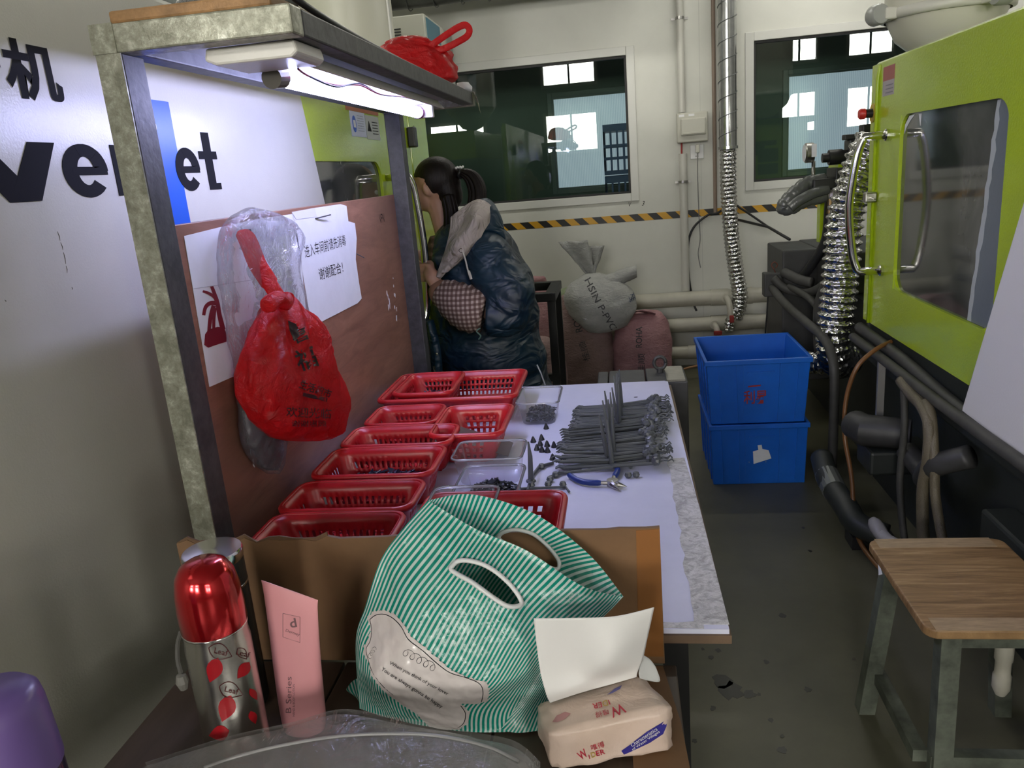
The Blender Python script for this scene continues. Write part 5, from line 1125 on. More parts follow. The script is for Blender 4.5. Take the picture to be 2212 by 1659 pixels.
# ---------------------------------------------------------------- flasks
def steelbody():
    m = bpy.data.materials.new('brushed flask steel'); m.use_nodes = True; t = NT(m); t.b.inputs['Base Color'].default_value = (.56, .54, .50, 1); t.b.inputs['Metallic'].default_value = 1
    t.b.inputs['Roughness'].default_value = .24; t.b.inputs['Anisotropic'].default_value = .6; t.bump(t.noise(t.coord('Object', (1, 1, 60)), 40, 2), .03, .002); return m
FST = steelbody(); REDM = mat('metallic red lacquer', (.50, .008, .012, 1), .16, .75, coat=.6)
fc = (-.53, .81); fl = thing('thermos_flask', 'steel thermos flask with red domed cup and red leaf pattern', 'flask', (*fc, BZ))
fb = MB().lathe([(0, BZ), (.036, BZ), (.040, BZ+.005), (.0405, BZ+.02), (.0405, .905), (.039, .915), (.039, .926), (.0, .926)], (*fc, 0), 48)
obj('flask_body', fb, FST, fl, smooth=True, auto=.6)
obj('cup', MB().lathe([(.0395, .928), (.0405, .931), (.0405, .955), (.0392, .98), (.0355, 1.0), (.028, 1.013), (.018, 1.0185), (.0, 1.0195)], (*fc, 0), 48), REDM, fl, smooth=True)
obj('neck_ring', MB().lathe([(.0385, .9255), (.0402, .9262), (.0402, .9285), (.0385, .929)], (*fc, 0), 40), CHROME, fl, smooth=True)
st = obj('carry_strap', MB().tube(smoothpath([(-.571, .80, .925), (-.576, .795, .91), (-.577, .79, .89), (-.575, .788, .872)], 5), [(.0012, .003)]*16, 6), mat('grey strap', (.10, .095, .085, 1), .5), fl)
obj('strap_tag', MB().lathe([(0, .012), (.006, .010), (.008, 0), (.005, -.01), (0, -.012)], (-.575, .787, .860), 10), mat('clear strap tag', (.22, .21, .19, 1), .2), st)
fbt = caster(fb); LEAF = mat('red leaf print', (.38, .008, .015, 1), .3)
def leafpts(u, v, L, a, w=.42):
    out = []
    for i in range(13):
        t = i/12; x = -L/2+L*t; out.append((x, w*L*math.sin(math.pi*t**.8)*.5))
    out += [(x, -y*1.05) for x, y in out[::-1][1:-1]]; c, s = math.cos(a), math.sin(a)
    return [(u+x*c-y*s, v+x*s+y*c) for x, y in out]
for (u, v, L, a, w) in ((412, 1411, 46, .6, .42), (462, 1448, 56, 1.9, .62), (489, 1531, 60, 1.9, .62), (526, 1448, 44, 2.2, .55), (547, 1550, 30, 1.2, .6), (473, 1584, 46, 2.9, .7), (443, 1570, 38, .95, .5), (424, 1531, 18, 1.2, .7), (548, 1500, 30, 1.0, .5)):
    q = pxpatch(fbt, leafpts(u, v, L, a, w)[::2], LEAF, fl, 'leaf_print', .0006)
LINK = mat('leaf outline print', (.08, .01, .012, 1), .4)
for (u, v, L, a) in ((476, 1409, 54, .35), (499, 1492, 54, .35), (524, 1412, 30, .9)):
    P = [hit(fbt, *p, .0006) for p in leafpts(u, v, L, a, .62)]; P = [p for p in P if p]
    if len(P) > 8: obj('leaf_outline', MB().tube(P+[P[0]], .0005, 4), LINK, fl)
    pxtext(fbt, 'Leaf', (u-14, v+2), (u+15, v+9), 12, LINK, fl, 0, .0007)
f2 = thing('travel_flask', 'dark travel flask with flat mirror steel lid behind the thermos', 'flask', (-.59, .93, BZ))
obj('flask_body', MB().lathe([(0, BZ), (.038, BZ), (.0405, BZ+.004), (.0405, .955), (.039, .958)], (-.59, .93, 0), 40), mat('dark flask coat', (.035, .035, .032, 1), .25, .5), f2, smooth=True, auto=.6)
obj('steel_band', MB().lathe([(.0407, .915), (.0412, .916), (.0412, .918), (.0407, .919)], (-.59, .93, 0), 40), CHROME, f2)
obj('lid', MB().lathe([(.0405, .955), (.0415, .958), (.0415, .968), (.040, .971), (.0, .972)], (-.59, .93, 0), 40), CHROME, f2, smooth=True, auto=.6)
pb = thing('purple_bottle', 'purple capped water bottle standing beside the cream machine cover', 'bottle', (-.602, .55, BZ))
obj('bottle_body', MB().lathe([(0, BZ), (.040, BZ), (.046, BZ+.01), (.046, .925), (.0455, .935)], (-.602, .55, 0), 36), mat('dark violet bottle', (.03, .022, .06, 1), .15, coat=.5), pb, smooth=True, auto=.6)
obj('bottle_cap', MB().lathe([(.0465, .935), (.047, .94), (.044, 1.0), (.0415, 1.014), (.035, 1.0205), (.0, 1.022)], (-.602, .55, 0), 36), mat('violet cap', (.16, .10, .30, 1), .3), pb, smooth=True)
# ---------------------------------------------------------------- pink tube
pt = thing('lotion_tube', 'pink plastic lotion tube with slanted crimped end standing upright', 'tube', (-.465, .88, BZ))
PK = mat('soft pink plastic', (.74, .33, .35, 1), .38)
tbm = pouch([(569, 684, 1279), (573, 684, 1300), (581, 688, 1360), (590, 693, 1430), (600, 699, 1500), (608, 703, 1545), (612, 703, 1563), (616, 700, 1575)], [.0008, .004, .010, .015, .018, .019, .019, .017], dict(y=.875), (0, 1, 0), wr=0, n=36, ex=1.0)
def slant(p):
    u, v = px(p)
    return p+V((0, 0, (-.012+.030*max(0, min(1, (684-u)/115)))*max(0, min(1, (1400-v)/120))))
tbm.move(slant); obj('tube_body', tbm, PK, pt, smooth=True, auto=1.0)
tbt = caster(tbm); TINK = mat('grey pink print', (.20, .10, .11, 1), .5)
pxtext(tbt, 'd', (628, 1357), (642, 1354), 20, TINK, pt, .02, .0008); pxtext(tbt, 'Dermay', (616, 1366), (646, 1376), 8, TINK, pt, 0, .0008)
def pxline(bt, pts, r, m, par, nm='printed_line'):
    P = [hit(bt, *p, .0006) for p in pts]; P = [p for p in P if p]
    if len(P) > 1: obj(nm, MB().tube(P, r, 4), m, par)
pxline(tbt, [(611, 1325), (648, 1333), (648, 1388), (611, 1376), (611, 1325)], .0003, TINK, pt)
pxtext(tbt, 'B Series', (629, 1540), (630, 1462), 12, TINK, pt, 0, .0008, up=(-1, 0)); pxtext(tbt, 'HAND & BODY LOTION', (637, 1548), (637, 1478), 5, TINK, pt, 0, .0008, up=(-1, 0))
# ---------------------------------------------------------------- striped carrier bag
def zp(x, y): return (740+x/3.0157, 1050+y/3.0157)
FR = [[(560, 95, .985), (870, 280, .962), (1200, 420, .945), (1560, 650, .935), (1830, 720, .945)],
      [(400, 270, .965), (700, 520, .915), (1000, 690, .895), (1330, 860, .900), (1690, 860, .930)],
      [(250, 480, .955), (520, 760, .890), (850, 960, .868), (1190, 1040, .875), (1480, 1010, .912)],
      [(150, 780, .945), (380, 1010, .875), (700, 1230, .850), (1030, 1290, .855), (1290, 1210, .893)],
      [(85, 1010, .935), (220, 1260, .875), (500, 1420, .855), (850, 1460, .860), (1150, 1470, .885)]]
rows = [[spot(*zp(x, y), y=d) for x, y, d in r] for r in FR]
rows.append([spot(*zp(x, y), z=BZ+.002) for x, y in ((110, 1450), (300, 1510), (520, 1560), (830, 1602), (1150, 1600))])
bag = thing('striped_bag', 'teal and white striped carrier bag with cut out handles', 'carrier bag', (-.22, .93, BZ))
def stripes():
    m = bpy.data.materials.new('teal striped plastic'); m.use_nodes = True; t = NT(m); uv = t.add('ShaderNodeUVMap'); sx = t.add('ShaderNodeSeparateXYZ'); t.link(uv.outputs[0], sx.inputs[0])
    wob = t.noise(t.coord('Object'), 9, 2); wm = t.add('ShaderNodeMath', operation='MULTIPLY_ADD'); wm.inputs[1].default_value = .004; t.link(wob, wm.inputs[0]); t.link(sx.outputs[0], wm.inputs[2])
    mu = t.add('ShaderNodeMath', operation='MULTIPLY'); mu.inputs[1].default_value = 47; t.link(wm.outputs[0], mu.inputs[0])
    f = t.add('ShaderNodeMath', operation='FRACT'); t.link(mu.outputs[0], f.inputs[0])
    c = t.ramp(f.outputs[0], [(.46, (.005, .25, .18, 1)), (.54, (.55, .68, .64, 1)), (.92, (.55, .68, .64, 1)), (1.0, (.005, .25, .18, 1))]); t.link(c, t.b.inputs['Base Color'])
    t.b.inputs['Roughness'].default_value = .22; t.bump(t.noise(t.coord('Object'), 30, 4, .6, 1.4), .35, .008)
    tl = t.add('ShaderNodeBsdfTranslucent'); t.link(c, tl.inputs[0]); mx = t.add('ShaderNodeMixShader'); mx.inputs[0].default_value = .12; t.link(t.b.outputs[0], mx.inputs[1]); t.link(tl.outputs[0], mx.inputs[2]); t.link(mx.outputs[0], t.out.inputs['Surface']); return m
STR = stripes(); LBL = mat('white bag label print', (.60, .55, .53, 1), .22, bump=.35, bscale=30); BWH = mat('white bag plastic', (.66, .67, .66, 1), .3)
def sheet(rows, nu, nv, wr, seed, skip=None):
    cols = surf(rows, nu, nv); U, W = len(cols), len(cols[0]); mb = MB()
    for i in range(U):
        for j in range(W):
            p = cols[i][j]; e = min(i, U-1-i, j, W-1-j)/6; e = min(1, e)
            mb.v.append(p+V((0, -1, .2))*e*(wr*fbm(p+V((seed, 0, 0)), 11)+.25*wr*fbm(p+V((0, seed, 0)), 34)))
    mb.uvs = [(i/(U-1), j/(W-1)) for i in range(U) for j in range(W)]
    for i in range(U-1):
        for j in range(W-1):
            q = [i*W+j, (i+1)*W+j, (i+1)*W+j+1, i*W+j+1]
            if skip and skip(*px((mb.v[q[0]]+mb.v[q[2]])/2)): continue
            mb.f.append(q)
    return mb
def uvobj(name, mb, m, par, us=1.0, **k):
    me = mb.mesh(name); l = me.uv_layers.new(name='UVMap')
    for lp in me.loops: q = mb.uvs[lp.vertex_index]; l.data[lp.index].uv = (q[0]*us, q[1])
    return obj(name, me, m, par, **k) if False else _uvo(name, me, m, par, **k)
def _uvo(name, me, m, par, **k):
    o = obj(name, me, m, par, smooth=True, recalc=False, **k); return o
HF = [zp(*q) for q in ((705, 540), (735, 500), (790, 484), (900, 505), (1000, 560), (1090, 640), (1150, 720), (1165, 765), (1130, 785), (1070, 780), (1000, 740), (930, 690), (840, 625), (760, 580))]
front = sheet(rows, 120, 150, .009, 3, lambda u, v: inside(u, v, HF))
full = sheet(rows, 120, 150, .009, 3); ft = caster(full)
uvobj('front_panel', front, STR, bag)
LP = [zp(*q) for q in ((165, 850), (200, 815), (270, 805), (340, 835), (400, 900), (450, 980), (530, 1040), (620, 1120), (700, 1190), (800, 1240), (930, 1270), (960, 1320), (945, 1400), (880, 1415), (770, 1415), (830, 1470), (820, 1540), (760, 1585), (640, 1585), (560, 1560), (480, 1480), (400, 1430), (300, 1360), (230, 1290), (185, 1220), (175, 1150), (135, 1090), (140, 1040), (165, 1000), (185, 930))]
lab = MB(); idx = {}
for f in full.f:
    c = px((full.v[f[0]]+full.v[f[2]])/2)
    if inside(*c, LP):
        g_ = []
        for i in f:
            if i not in idx: idx[i] = len(lab.v); lab.v.append(full.v[i]+V((.0, -.0012, .0003)))
            g_.append(idx[i])
        lab.f.append(g_)
obj('printed_label', lab, LBL, bag, smooth=True)
OUT = [zp(*q) for q in ((178, 870), (215, 842), (270, 835), (330, 862), (385, 920), (430, 1000), (520, 1070), (610, 1150), (700, 1215), (800, 1246), (890, 1285), (915, 1340), (905, 1405))]
def pxtube(bt, pts, r, m, par, nm, n=4, lift=.0014, sm=5):
    P = smoothpath([V((*p, 0)) for p in pts], sm); Q = [hit(bt, p.x, p.y, lift) for p in P]; Q = [q for q in Q if q]
    if len(Q) > 1: return obj(nm, MB().tube(Q, r, n), m, par, smooth=True)
pxtube(ft, OUT, .0007, INK, bag, 'label_outline'); pxtube(ft, [zp(*q) for q in ((178, 870), (190, 940), (180, 1010), (155, 1060), (165, 1120), (195, 1210), (260, 1300), (330, 1360))], .0006, INK, bag, 'label_outline')
pxtube(ft, [zp(*q) for q in ((770, 1430), (800, 1480), (790, 1540), (750, 1575))], .0007, INK, bag, 'label_outline')
sc_ = []
for i in range(90): a = i*.33; sc_.append(zp(400+i*2.3+26*math.cos(a), 1075+i*1.25+26*math.sin(a)))
pxtube(ft, sc_, .00045, INK, bag, 'label_scroll', sm=2); sc_ = []
for i in range(50): a = i*.4; sc_.append(zp(175+i*.7+12*math.cos(a), 1115-i*1.2+14*math.sin(a)))
pxtube(ft, sc_, .00035, INK, bag, 'label_scroll', sm=2)
def bagtext(s, a, b, h): pxtext(ft, s, zp(*a), zp(*b), h, INK, bag, .004, .0032)
bagtext('When you think of your lover', (300, 1165), (680, 1370), 9.5); bagtext('You are always gonna be happy', (245, 1205), (640, 1455), 10.5)
# handle reinforcement rings
def ring(bt, poly, r, nm, lift=.001): pxtube(bt, poly+[poly[0], poly[1]], r, BWH, bag, nm, 6, lift)
ring(ft, HF, .0034, 'handle_rim')
top = [spot(*zp(x, y), y=d) for x, y, d in ((560, 92, .985), (850, 55, 1.015), (1250, 180, 1.022), (1600, 440, 1.005), (1830, 720, .945))]
back = [top]
for r in rows[1:]:
    L, Q = r[0], r[4]; back.append([L]+[V((L.x+(Q.x-L.x)*t, 1.018, L.z+(Q.z-L.z)*t+.01*math.sin(math.pi*t))) for t in (.25, .5, .75)]+[Q])
HB2 = [zp(*q) for q in ((1015, 335), (1040, 305), (1110, 285), (1190, 295), (1260, 325), (1340, 395), (1400, 470), (1412, 515), (1395, 540), (1330, 520), (1200, 450), (1080, 390))]
bk = sheet(back, 100, 100, .004, 7, lambda u, v: inside(u, v, HB2)); bkf = sheet(back, 100, 100, .004, 7)
uvobj('back_panel', bk, STR, bag); ring(caster(bkf), HB2, .003, 'handle_rim', .003)
obj('bag_base', MB().poly([(p.x, p.y+.004, BZ+.001) for p in rows[5]]+[(p.x, 1.012, BZ+.001) for p in back[5][1:4][::-1]], (0, 0, .002)), BWH, bag)
# gusset folds that stick out at the sides
uvobj('side_gusset', sheet([[spot(*zp(100, 1250), y=.93), spot(*zp(60, 1275), y=.95), spot(*zp(25, 1320), y=.96)], [spot(*zp(110, 1350), y=.925), spot(*zp(80, 1345), y=.94), spot(*zp(30, 1335), y=.955)], [spot(*zp(120, 1430), z=BZ+.004), spot(*zp(110, 1410), z=BZ+.004), spot(*zp(90, 1380), z=BZ+.012)]], 12, 12, .001, 2), STR, bag, us=.10)
uvobj('side_gusset', sheet([[spot(*zp(1280, 1190), y=.90), spot(*zp(1330, 1270), y=.90), spot(*zp(1400, 1290), y=.93)], [spot(*zp(1130, 1420), y=.885), spot(*zp(1210, 1450), y=.885), spot(*zp(1350, 1420), y=.92)], [spot(*zp(945, 1540), z=BZ+.006), spot(*zp(1110, 1605), z=BZ+.004), spot(*zp(1300, 1590), z=BZ+.004)]], 40, 40, .003, 5), STR, bag, us=.34)
# ---------------------------------------------------------------- tissue pack
def softpack():
    m = bpy.data.materials.new('peach tissue wrapper'); m.use_nodes = True; t = NT(m); vec = t.coord('Object')
    t.link(t.ramp(t.noise(vec, 14, 3), [(.35, (.60, .46, .37, 1)), (.65, (.68, .54, .46, 1))]), t.b.inputs['Base Color']); t.b.inputs['Roughness'].default_value = .3
    t.bump(t.noise(vec, 26, 4, .6, 1), .3, .008); return m
tp_ = thing('tissue_pack', 'peach tissue pack with blue brush marks and a tissue pulled out', 'tissue pack', (-.035, .85, BZ))
c8 = [V((-.135, .858, .785)), V((.002, .915, .792)), V((.042, .845, .790)), V((-.112, .795, .788))]
b8 = [V((-.14, .865, BZ+.006)), V((.0, .925, BZ+.006)), V((.042, .842, BZ+.006)), V((-.112, .800, BZ+.006))]
def packpt(s, t, k):
    a = b8[0].lerp(b8[1], s).lerp(b8[3].lerp(b8[2], s), t); b = c8[0].lerp(c8[1], s).lerp(c8[3].lerp(c8[2], s), t); return a.lerp(b, k)
pk = MB(); N_ = 14
def face(fn):
    k = len(pk.v)
    for i in range(N_+1):
        for j in range(N_+1): pk.v.append(fn(i/N_, j/N_))
    for i in range(N_):
        for j in range(N_): q = k+i*(N_+1)+j; pk.f.append([q, q+N_+1, q+N_+2, q+1])
cen = packpt(.5, .5, .5)
def puff(p, s, t, k):
    f = lambda q: math.sin(math.pi*q)**.6
    r = V(((s-.5), 0, 0)); e = [min(s, 1-s), min(t, 1-t), min(k, 1-k)]; e.sort(); rd = max(0, .10-e[1])/.10
    return p+(cen-p)*(.10*rd**2)+(p-cen).normalized()*.004*fbm(p, 26)
face(lambda a, b: puff(packpt(a, b, 1), a, b, 1)); face(lambda a, b: puff(packpt(a, b, 0), a, b, 0)); face(lambda a, b: puff(packpt(a, 1, b), a, 1, b)); face(lambda a, b: puff(packpt(a, 0, b), a, 0, b)); face(lambda a, b: puff(packpt(0, a, b), 0, a, b)); face(lambda a, b: puff(packpt(1, a, b), 1, a, b))
o = obj('wrapper', pk, softpack(), tp_, smooth=True)
bm = bmesh.new(); bm.from_mesh(o.data); bmesh.ops.remove_doubles(bm, verts=bm.verts, dist=.0008); bmesh.ops.recalc_face_normals(bm, faces=bm.faces); bm.to_mesh(o.data); bm.free()
pbt = caster(pk); NAVY = mat('navy brush print', (.03, .025, .22, 1), .4); CRIM = mat('crimson print', (.50, .02, .05, 1), .4); GOLD = mat('gold print', (.45, .30, .06, 1), .4)
def z5(x, y): return (1080+x/4.254, 1280+y/4.254)
pxpatch(pbt, [z5(*q) for q in ((668, 1005), (695, 975), (690, 950), (900, 872), (1110, 805), (1095, 835), (900, 925))], NAVY, tp_, 'brush_print', .001)
pxpatch(pbt, [z5(*q) for q in ((1115, 1455), (1200, 1395), (1350, 1280), (1540, 1165), (1530, 1230), (1500, 1300), (1380, 1380), (1200, 1465), (1140, 1490))], NAVY, tp_, 'brush_print', .001)
pxpatch(pbt, [z5(*q) for q in ((985, 940), (1050, 885), (1120, 850), (1105, 885), (1040, 920))], mat('pale navy print', (.16, .15, .36, 1), .4), tp_, 'brush_print', .001)
pxpatch(pbt, [z5(*q) for q in ((1255, 835), (1290, 785), (1370, 795), (1375, 820), (1300, 860), (1262, 890))], mat('olive print', (.36, .40, .08, 1), .4), tp_, 'brush_print', .001)
pxpatch(pbt, [z5(*q) for q in ((410, 1090), (430, 1000), (560, 950), (680, 930), (660, 975), (500, 1030))], mat('aqua print', (.30, .46, .44, 1), .4), tp_, 'brush_print', .001)
pxpatch(pbt, [z5(*q) for q in ((480, 1190), (520, 1130), (600, 1095), (650, 1110), (600, 1160), (530, 1190))], mat('rose print', (.50, .24, .24, 1), .4), tp_, 'brush_print', .001)
def ptext(s, a, b, h, m, bold=0.0, up=None, lift=.0016): pxtext(pbt, s, z5(*a), z5(*b), h/4.254, m, tp_, bold, lift, up)
ptext('W', (1128, 1010), (1000, 1065), 95, CRIM, .01); ptext('I', (1000, 985), (992, 988), 45, CRIM, .01); ptext('D', (982, 985), (935, 1000), 52, GOLD, .01); ptext('ER', (930, 1003), (845, 1022), 50, CRIM, .01); ptext('唯得', (990, 1065), (870, 1100), 55, CRIM)
ptext('W', (745, 1545), (815, 1500), 80, CRIM, .01); ptext('I', (822, 1530), (830, 1528), 40, CRIM, .01); ptext('D', (845, 1520), (885, 1508), 48, GOLD, .01); ptext('ER', (890, 1505), (970, 1482), 46, CRIM, .01); ptext('唯得', (845, 1455), (965, 1420), 55, CRIM)
ptext('Characteristics', (1215, 1420), (1450, 1265), 34, WHITEINK, 0, lift=.002); ptext('of Water Villages', (1225, 1460), (1475, 1290), 30, WHITEINK, 0, lift=.002); ptext('Characteristics', (1040, 800), (775, 895), 22, WHITEINK, 0, lift=.002)
TIS = mat('soft white tissue', (.72, .71, .69, 1), .75)
tr_ = [[(1153, 1336, .842), (1240, 1335, .838), (1330, 1331, .845), (1413, 1312, .862)], [(1160, 1400, .846), (1240, 1400, .850), (1325, 1400, .836), (1398, 1380, .872)], [(1168, 1455, .848), (1245, 1450, .858), (1312, 1440, .842), (1388, 1425, .876)], [(1180, 1500, .846), (1250, 1480, .856), (1318, 1462, .870), (1378, 1449, .880)], [(1188, 1518, .850), (1255, 1496, .862), (1320, 1478, .874), (1375, 1462, .884)]]
ts = obj('tissue', grid_from(surf([[spot(u, v, y=d) for u, v, d in r] for r in tr_], 30, 32)), TIS, tp_, smooth=True, solid=.0008)
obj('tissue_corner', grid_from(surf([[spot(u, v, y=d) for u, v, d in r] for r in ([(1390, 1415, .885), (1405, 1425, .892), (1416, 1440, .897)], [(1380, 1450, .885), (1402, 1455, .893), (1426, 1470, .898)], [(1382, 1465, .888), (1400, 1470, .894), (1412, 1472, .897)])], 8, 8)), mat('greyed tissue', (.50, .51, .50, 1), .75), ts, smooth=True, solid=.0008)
# ---------------------------------------------------------------- zip bag in front
zb = thing('zip_bag', 'large clear zip bag lying crumpled on the bench before the flasks', 'plastic bag', (-.33, .65, BZ))
ZF = film('milky zip bag film', (.92, .92, .92, 1), .30, (.50, .49, .48, 1), .16, .22, crinkle=.6, cscale=22)
zr = [[(300, 1660, .70), (480, 1603, .745), (620, 1572, .765), (732, 1543, .785), (860, 1563, .77), (1010, 1592, .75), (1110, 1614, .74), (1165, 1660, .715)],
      [(330, 1690, .68), (480, 1650, .71), (620, 1615, .725), (735, 1597, .735), (860, 1592, .735), (1000, 1605, .725), (1095, 1640, .705), (1150, 1690, .69)],
      [(320, 1780, .60), (470, 1760, .625), (620, 1745, .64), (740, 1735, .645), (860, 1730, .645), (1000, 1740, .64), (1100, 1760, .62), (1180, 1790, .60)],
      [(300, 1950, .50), (470, 1930, .52), (620, 1920, .52), (740, 1915, .53), (860, 1915, .53), (1000, 1920, .52), (1110, 1935, .51), (1200, 1960, .50)]]
zm = sheet([[spot(u, v, y=d) for u, v, d in r] for r in zr], 84, 45, .006, 12)
for i, p in enumerate(zm.v): zm.v[i] = V((p.x, p.y, max(p.z, BZ+.004)))
obj('bag_film', zm, ZF, zb, smooth=True)
zbk = sheet([[spot(u, v, y=d)+V((0, .012, -.002)) for u, v, d in r] if k == 0 else [V((spot(u, v, y=d).x, .60+.02*(3-k)+.05*(2-k), BZ+.006+.03*(3-k)/3)) for u, v, d in r] for k, r in enumerate(zr)], 56, 30, .004, 15)
obj('bag_film_back', zbk, ZF, zb, smooth=True)
pxtube(caster(zm), [(440, 1658), (520, 1632), (620, 1608), (735, 1590), (850, 1585), (950, 1590), (1050, 1612), (1120, 1645)], .0022, film('zip strip', (.9, .9, .9, 1), .65, (.55, .54, .53, 1), .2, .3), zb, 'zip_strip', 6, .001)
# ---------------------------------------------------------------- the woman at the machine
def rings(mb, rs, n=28, sub=5, cap=True):
    "stack of horizontal ellipses (x, y, z, half x, half y), smoothed"
    C_ = smoothpath([V(r[:3]) for r in rs], sub); H_ = smoothpath([V((r[3], r[4], 0)) for r in rs], sub); k = len(mb.v)
    for c, h in zip(C_, H_):
        for j in range(n): a = 2*math.pi*j/n; mb.v.append(c+V((h.x*math.cos(a), h.y*math.sin(a), 0)))
    for i in range(len(C_)-1):
        for j in range(n): mb.f.append([k+i*n+j, k+i*n+(j+1) % n, k+(i+1)*n+(j+1) % n, k+(i+1)*n+j])
    mb.f.append([k+j for j in range(n)][::-1]); mb.f.append([k+(len(C_)-1)*n+j for j in range(n)]); return mb
def ball(mb, c, r, m=None, n=20):
    return mb.lathe([(max(1e-4, math.sin(math.pi*i/n)), -math.cos(math.pi*i/n)) for i in range(n+1)], c, n, (m or Matrix.Identity(3)) @ Matrix.Diagonal(V(r)))
def limb(mb, pts, rad, n=14, sub=6):
    R_ = smoothpath([V((q, 0, 0)) for q in rad], sub); return mb.tube(smoothpath(pts, sub), [q.x for q in R_], n)
SKIN = mat('skin', (.36, .20, .14, 1), .5, sub=.15); HAIR = None
def hairmat():
    m = bpy.data.materials.new('dark brown hair'); m.use_nodes = True; t = NT(m); vec = t.coord('Object', (1, 1, .25))
    a = t.noise(vec, 70, 4, .6); t.link(t.ramp(a, [(.3, (.003, .002, .002, 1)), (.75, (.012, .006, .005, 1))]), t.b.inputs['Base Color']); t.b.inputs['Roughness'].default_value = .5; t.b.inputs['Specular IOR Level'].default_value = .25; t.bump(a, .5, .006); return m
HAIR = hairmat()
wm = thing('person', 'woman in a dark blue padded coat with checked sleeve guard gripping the machine handle', 'person', (-.60, 3.45, 0))
hy = 3.45
b = MB()
tilt = Matrix.Rotation(math.radians(-22), 3, 'Y')
ball(b, V((-.793, hy, 1.432)), (.092, .074, .108), tilt); ball(b, V((-.845, hy, 1.385)), (.058, .060, .078), tilt)       # skull, face and jaw
ball(b, V((-.905, hy, 1.395)), (.018, .013, .024), tilt); ball(b, V((-.892, hy, 1.355)), (.012, .024, .008), tilt)         # nose, lips
ball(b, V((-.872, hy, 1.333)), (.026, .026, .018), tilt)                                                                 # chin
limb(b, [(-.79, hy, 1.37), (-.775, hy, 1.28), (-.745, hy, 1.16)], [.058, .054, .064])
rings(b, [(-.60, 3.45, .78, .13, .165), (-.61, 3.45, .92, .115, .145), (-.645, 3.45, 1.05, .12, .16), (-.68, 3.445, 1.14, .105, .165), (-.715, 3.44, 1.20, .07, .10)])
for s, fx in ((-1, .02), (1, -.05)):
    y = 3.45+s*.085
    limb(b, [(-.59, y, .84), (-.60+fx, y+s*.01, .46), (-.57+fx, y+s*.012, .10)], [.088, .060, .042]); limb(b, [(-.55+fx, y+s*.012, .05), (-.66+fx, y+s*.015, .035), (-.76+fx, y+s*.02, .028)], [.045, .04, .026])
# left arm to the handle
sh, el, wr_ = V((-.655, 3.30, 1.13)), V((-.52, 3.185, .89)), V((-.782, 3.225, 1.005))
limb(b, [sh, sh.lerp(el, .5)+V((.03, -.02, 0)), el, el.lerp(wr_, .5)+V((0, -.01, 0)), wr_], [.058, .05, .042, .036, .026])
# left hand: palm, four fingers curled round the bar, thumb from the side
bar = V((-.840, 3.30, 1.06)); n0 = len(b.v)
limb(b, [V((-.829, 3.405, 1.005)), V((-.84, 3.405, 1.045)), V((-.862, 3.435, 1.062))], [.026, .033, .030]); limb(b, [V((-.835, 3.395, 1.06)), V((-.858, 3.43, 1.085))], [.018, .020])
for k in range(4):
    z = 1.095-.021*k; L = (.92, 1.0, .96, .8)[k]
    limb(b, [V((-.855, 3.425, z)), V((-.885, 3.440, z+.003)), V((-.912, 3.462, z+.001)), V((-.913, 3.492, z-.003)), V((-.895, 3.507*1.0+.001*L, z-.004))], [.0105, .0100, .0095, .0088, .0075], 10, 4)
limb(b, [V((-.842, 3.415, 1.075)), V((-.852, 3.452, 1.098)), V((-.866, 3.482, 1.104)), V((-.884, 3.503, 1.100))], [.0125, .0115, .0105, .0085], 10, 4)
b.move(lambda p: p+V((.047, -.18, .0)) if (p-V((-.86, 3.44, 1.06))).length < .13 else p, n0)
# right arm, hidden behind the body, resting on the machine door
limb(b, [V((-.665, 3.605, 1.13)), V((-.70, 3.66, .96)), V((-.84, 3.66, 1.02)), V((-.93, 3.64, 1.06))], [.056, .044, .034, .026])
for k in range(4): limb(b, [V((-.925, 3.625+.018*k, 1.065)), V((-.945, 3.62+.02*k, 1.10)), V((-.951, 3.62+.021*k, 1.13))], [.0105, .0095, .008], 8, 4)
limb(b, [V((-.92, 3.61, 1.055)), V((-.942, 3.59, 1.075)), V((-.95, 3.58, 1.09))], [.012, .011, .009], 8, 4)
# ears
ear = V((-.818, hy-.072, 1.405)); ball(b, ear, (.017, .010, .030), Matrix.Rotation(.35, 3, 'Z') @ tilt); ball(b, ear+V((0, .144, 0)), (.017, .010, .030), tilt)
obj('body', b, SKIN, wm, remesh=.0055, smooth=True)
for s in (-1, 1):
    e = obj('eye', ball(MB(), V((-.893, hy+s*.030, 1.412)), (.010, .011, .010), None, 12), WHITEINK, wm, smooth=True); obj('iris', ball(MB(), V((-.900, hy+s*.030, 1.411)), (.004, .005, .005), None, 8), BLACK, e)
# hair: cap over the skull, nape, ponytail
h = MB(); ball(h, V((-.787, hy, 1.446)), (.102, .083, .098), tilt, 26); ball(h, V((-.742, hy, 1.395)), (.062, .072, .085), tilt)
limb(h, [V((-.735, hy, 1.41)), V((-.705, hy-.005, 1.455)), V((-.686, hy-.01, 1.462))], [.06, .035, .018])
for i in range(len(h.v)):                                  # keep face and ears free
    p = h.v[i]
    if p.x < -.835 and p.z < 1.455: h.v[i] = V((-.80, hy+(p.y-hy)*.75, max(p.z, 1.43)))
obj('hair', h, HAIR, wm, remesh=.007, smooth=True)
pt_ = [(-.682, hy-.012, 1.463), (-.652, hy-.016, 1.462), (-.622, hy-.02, 1.435), (-.606, hy-.03, 1.385), (-.613, hy-.05, 1.325), (-.645, hy-.075, 1.26), (-.690, hy-.10, 1.20), (-.722, hy-.118, 1.135), (-.735, hy-.125, 1.095)]
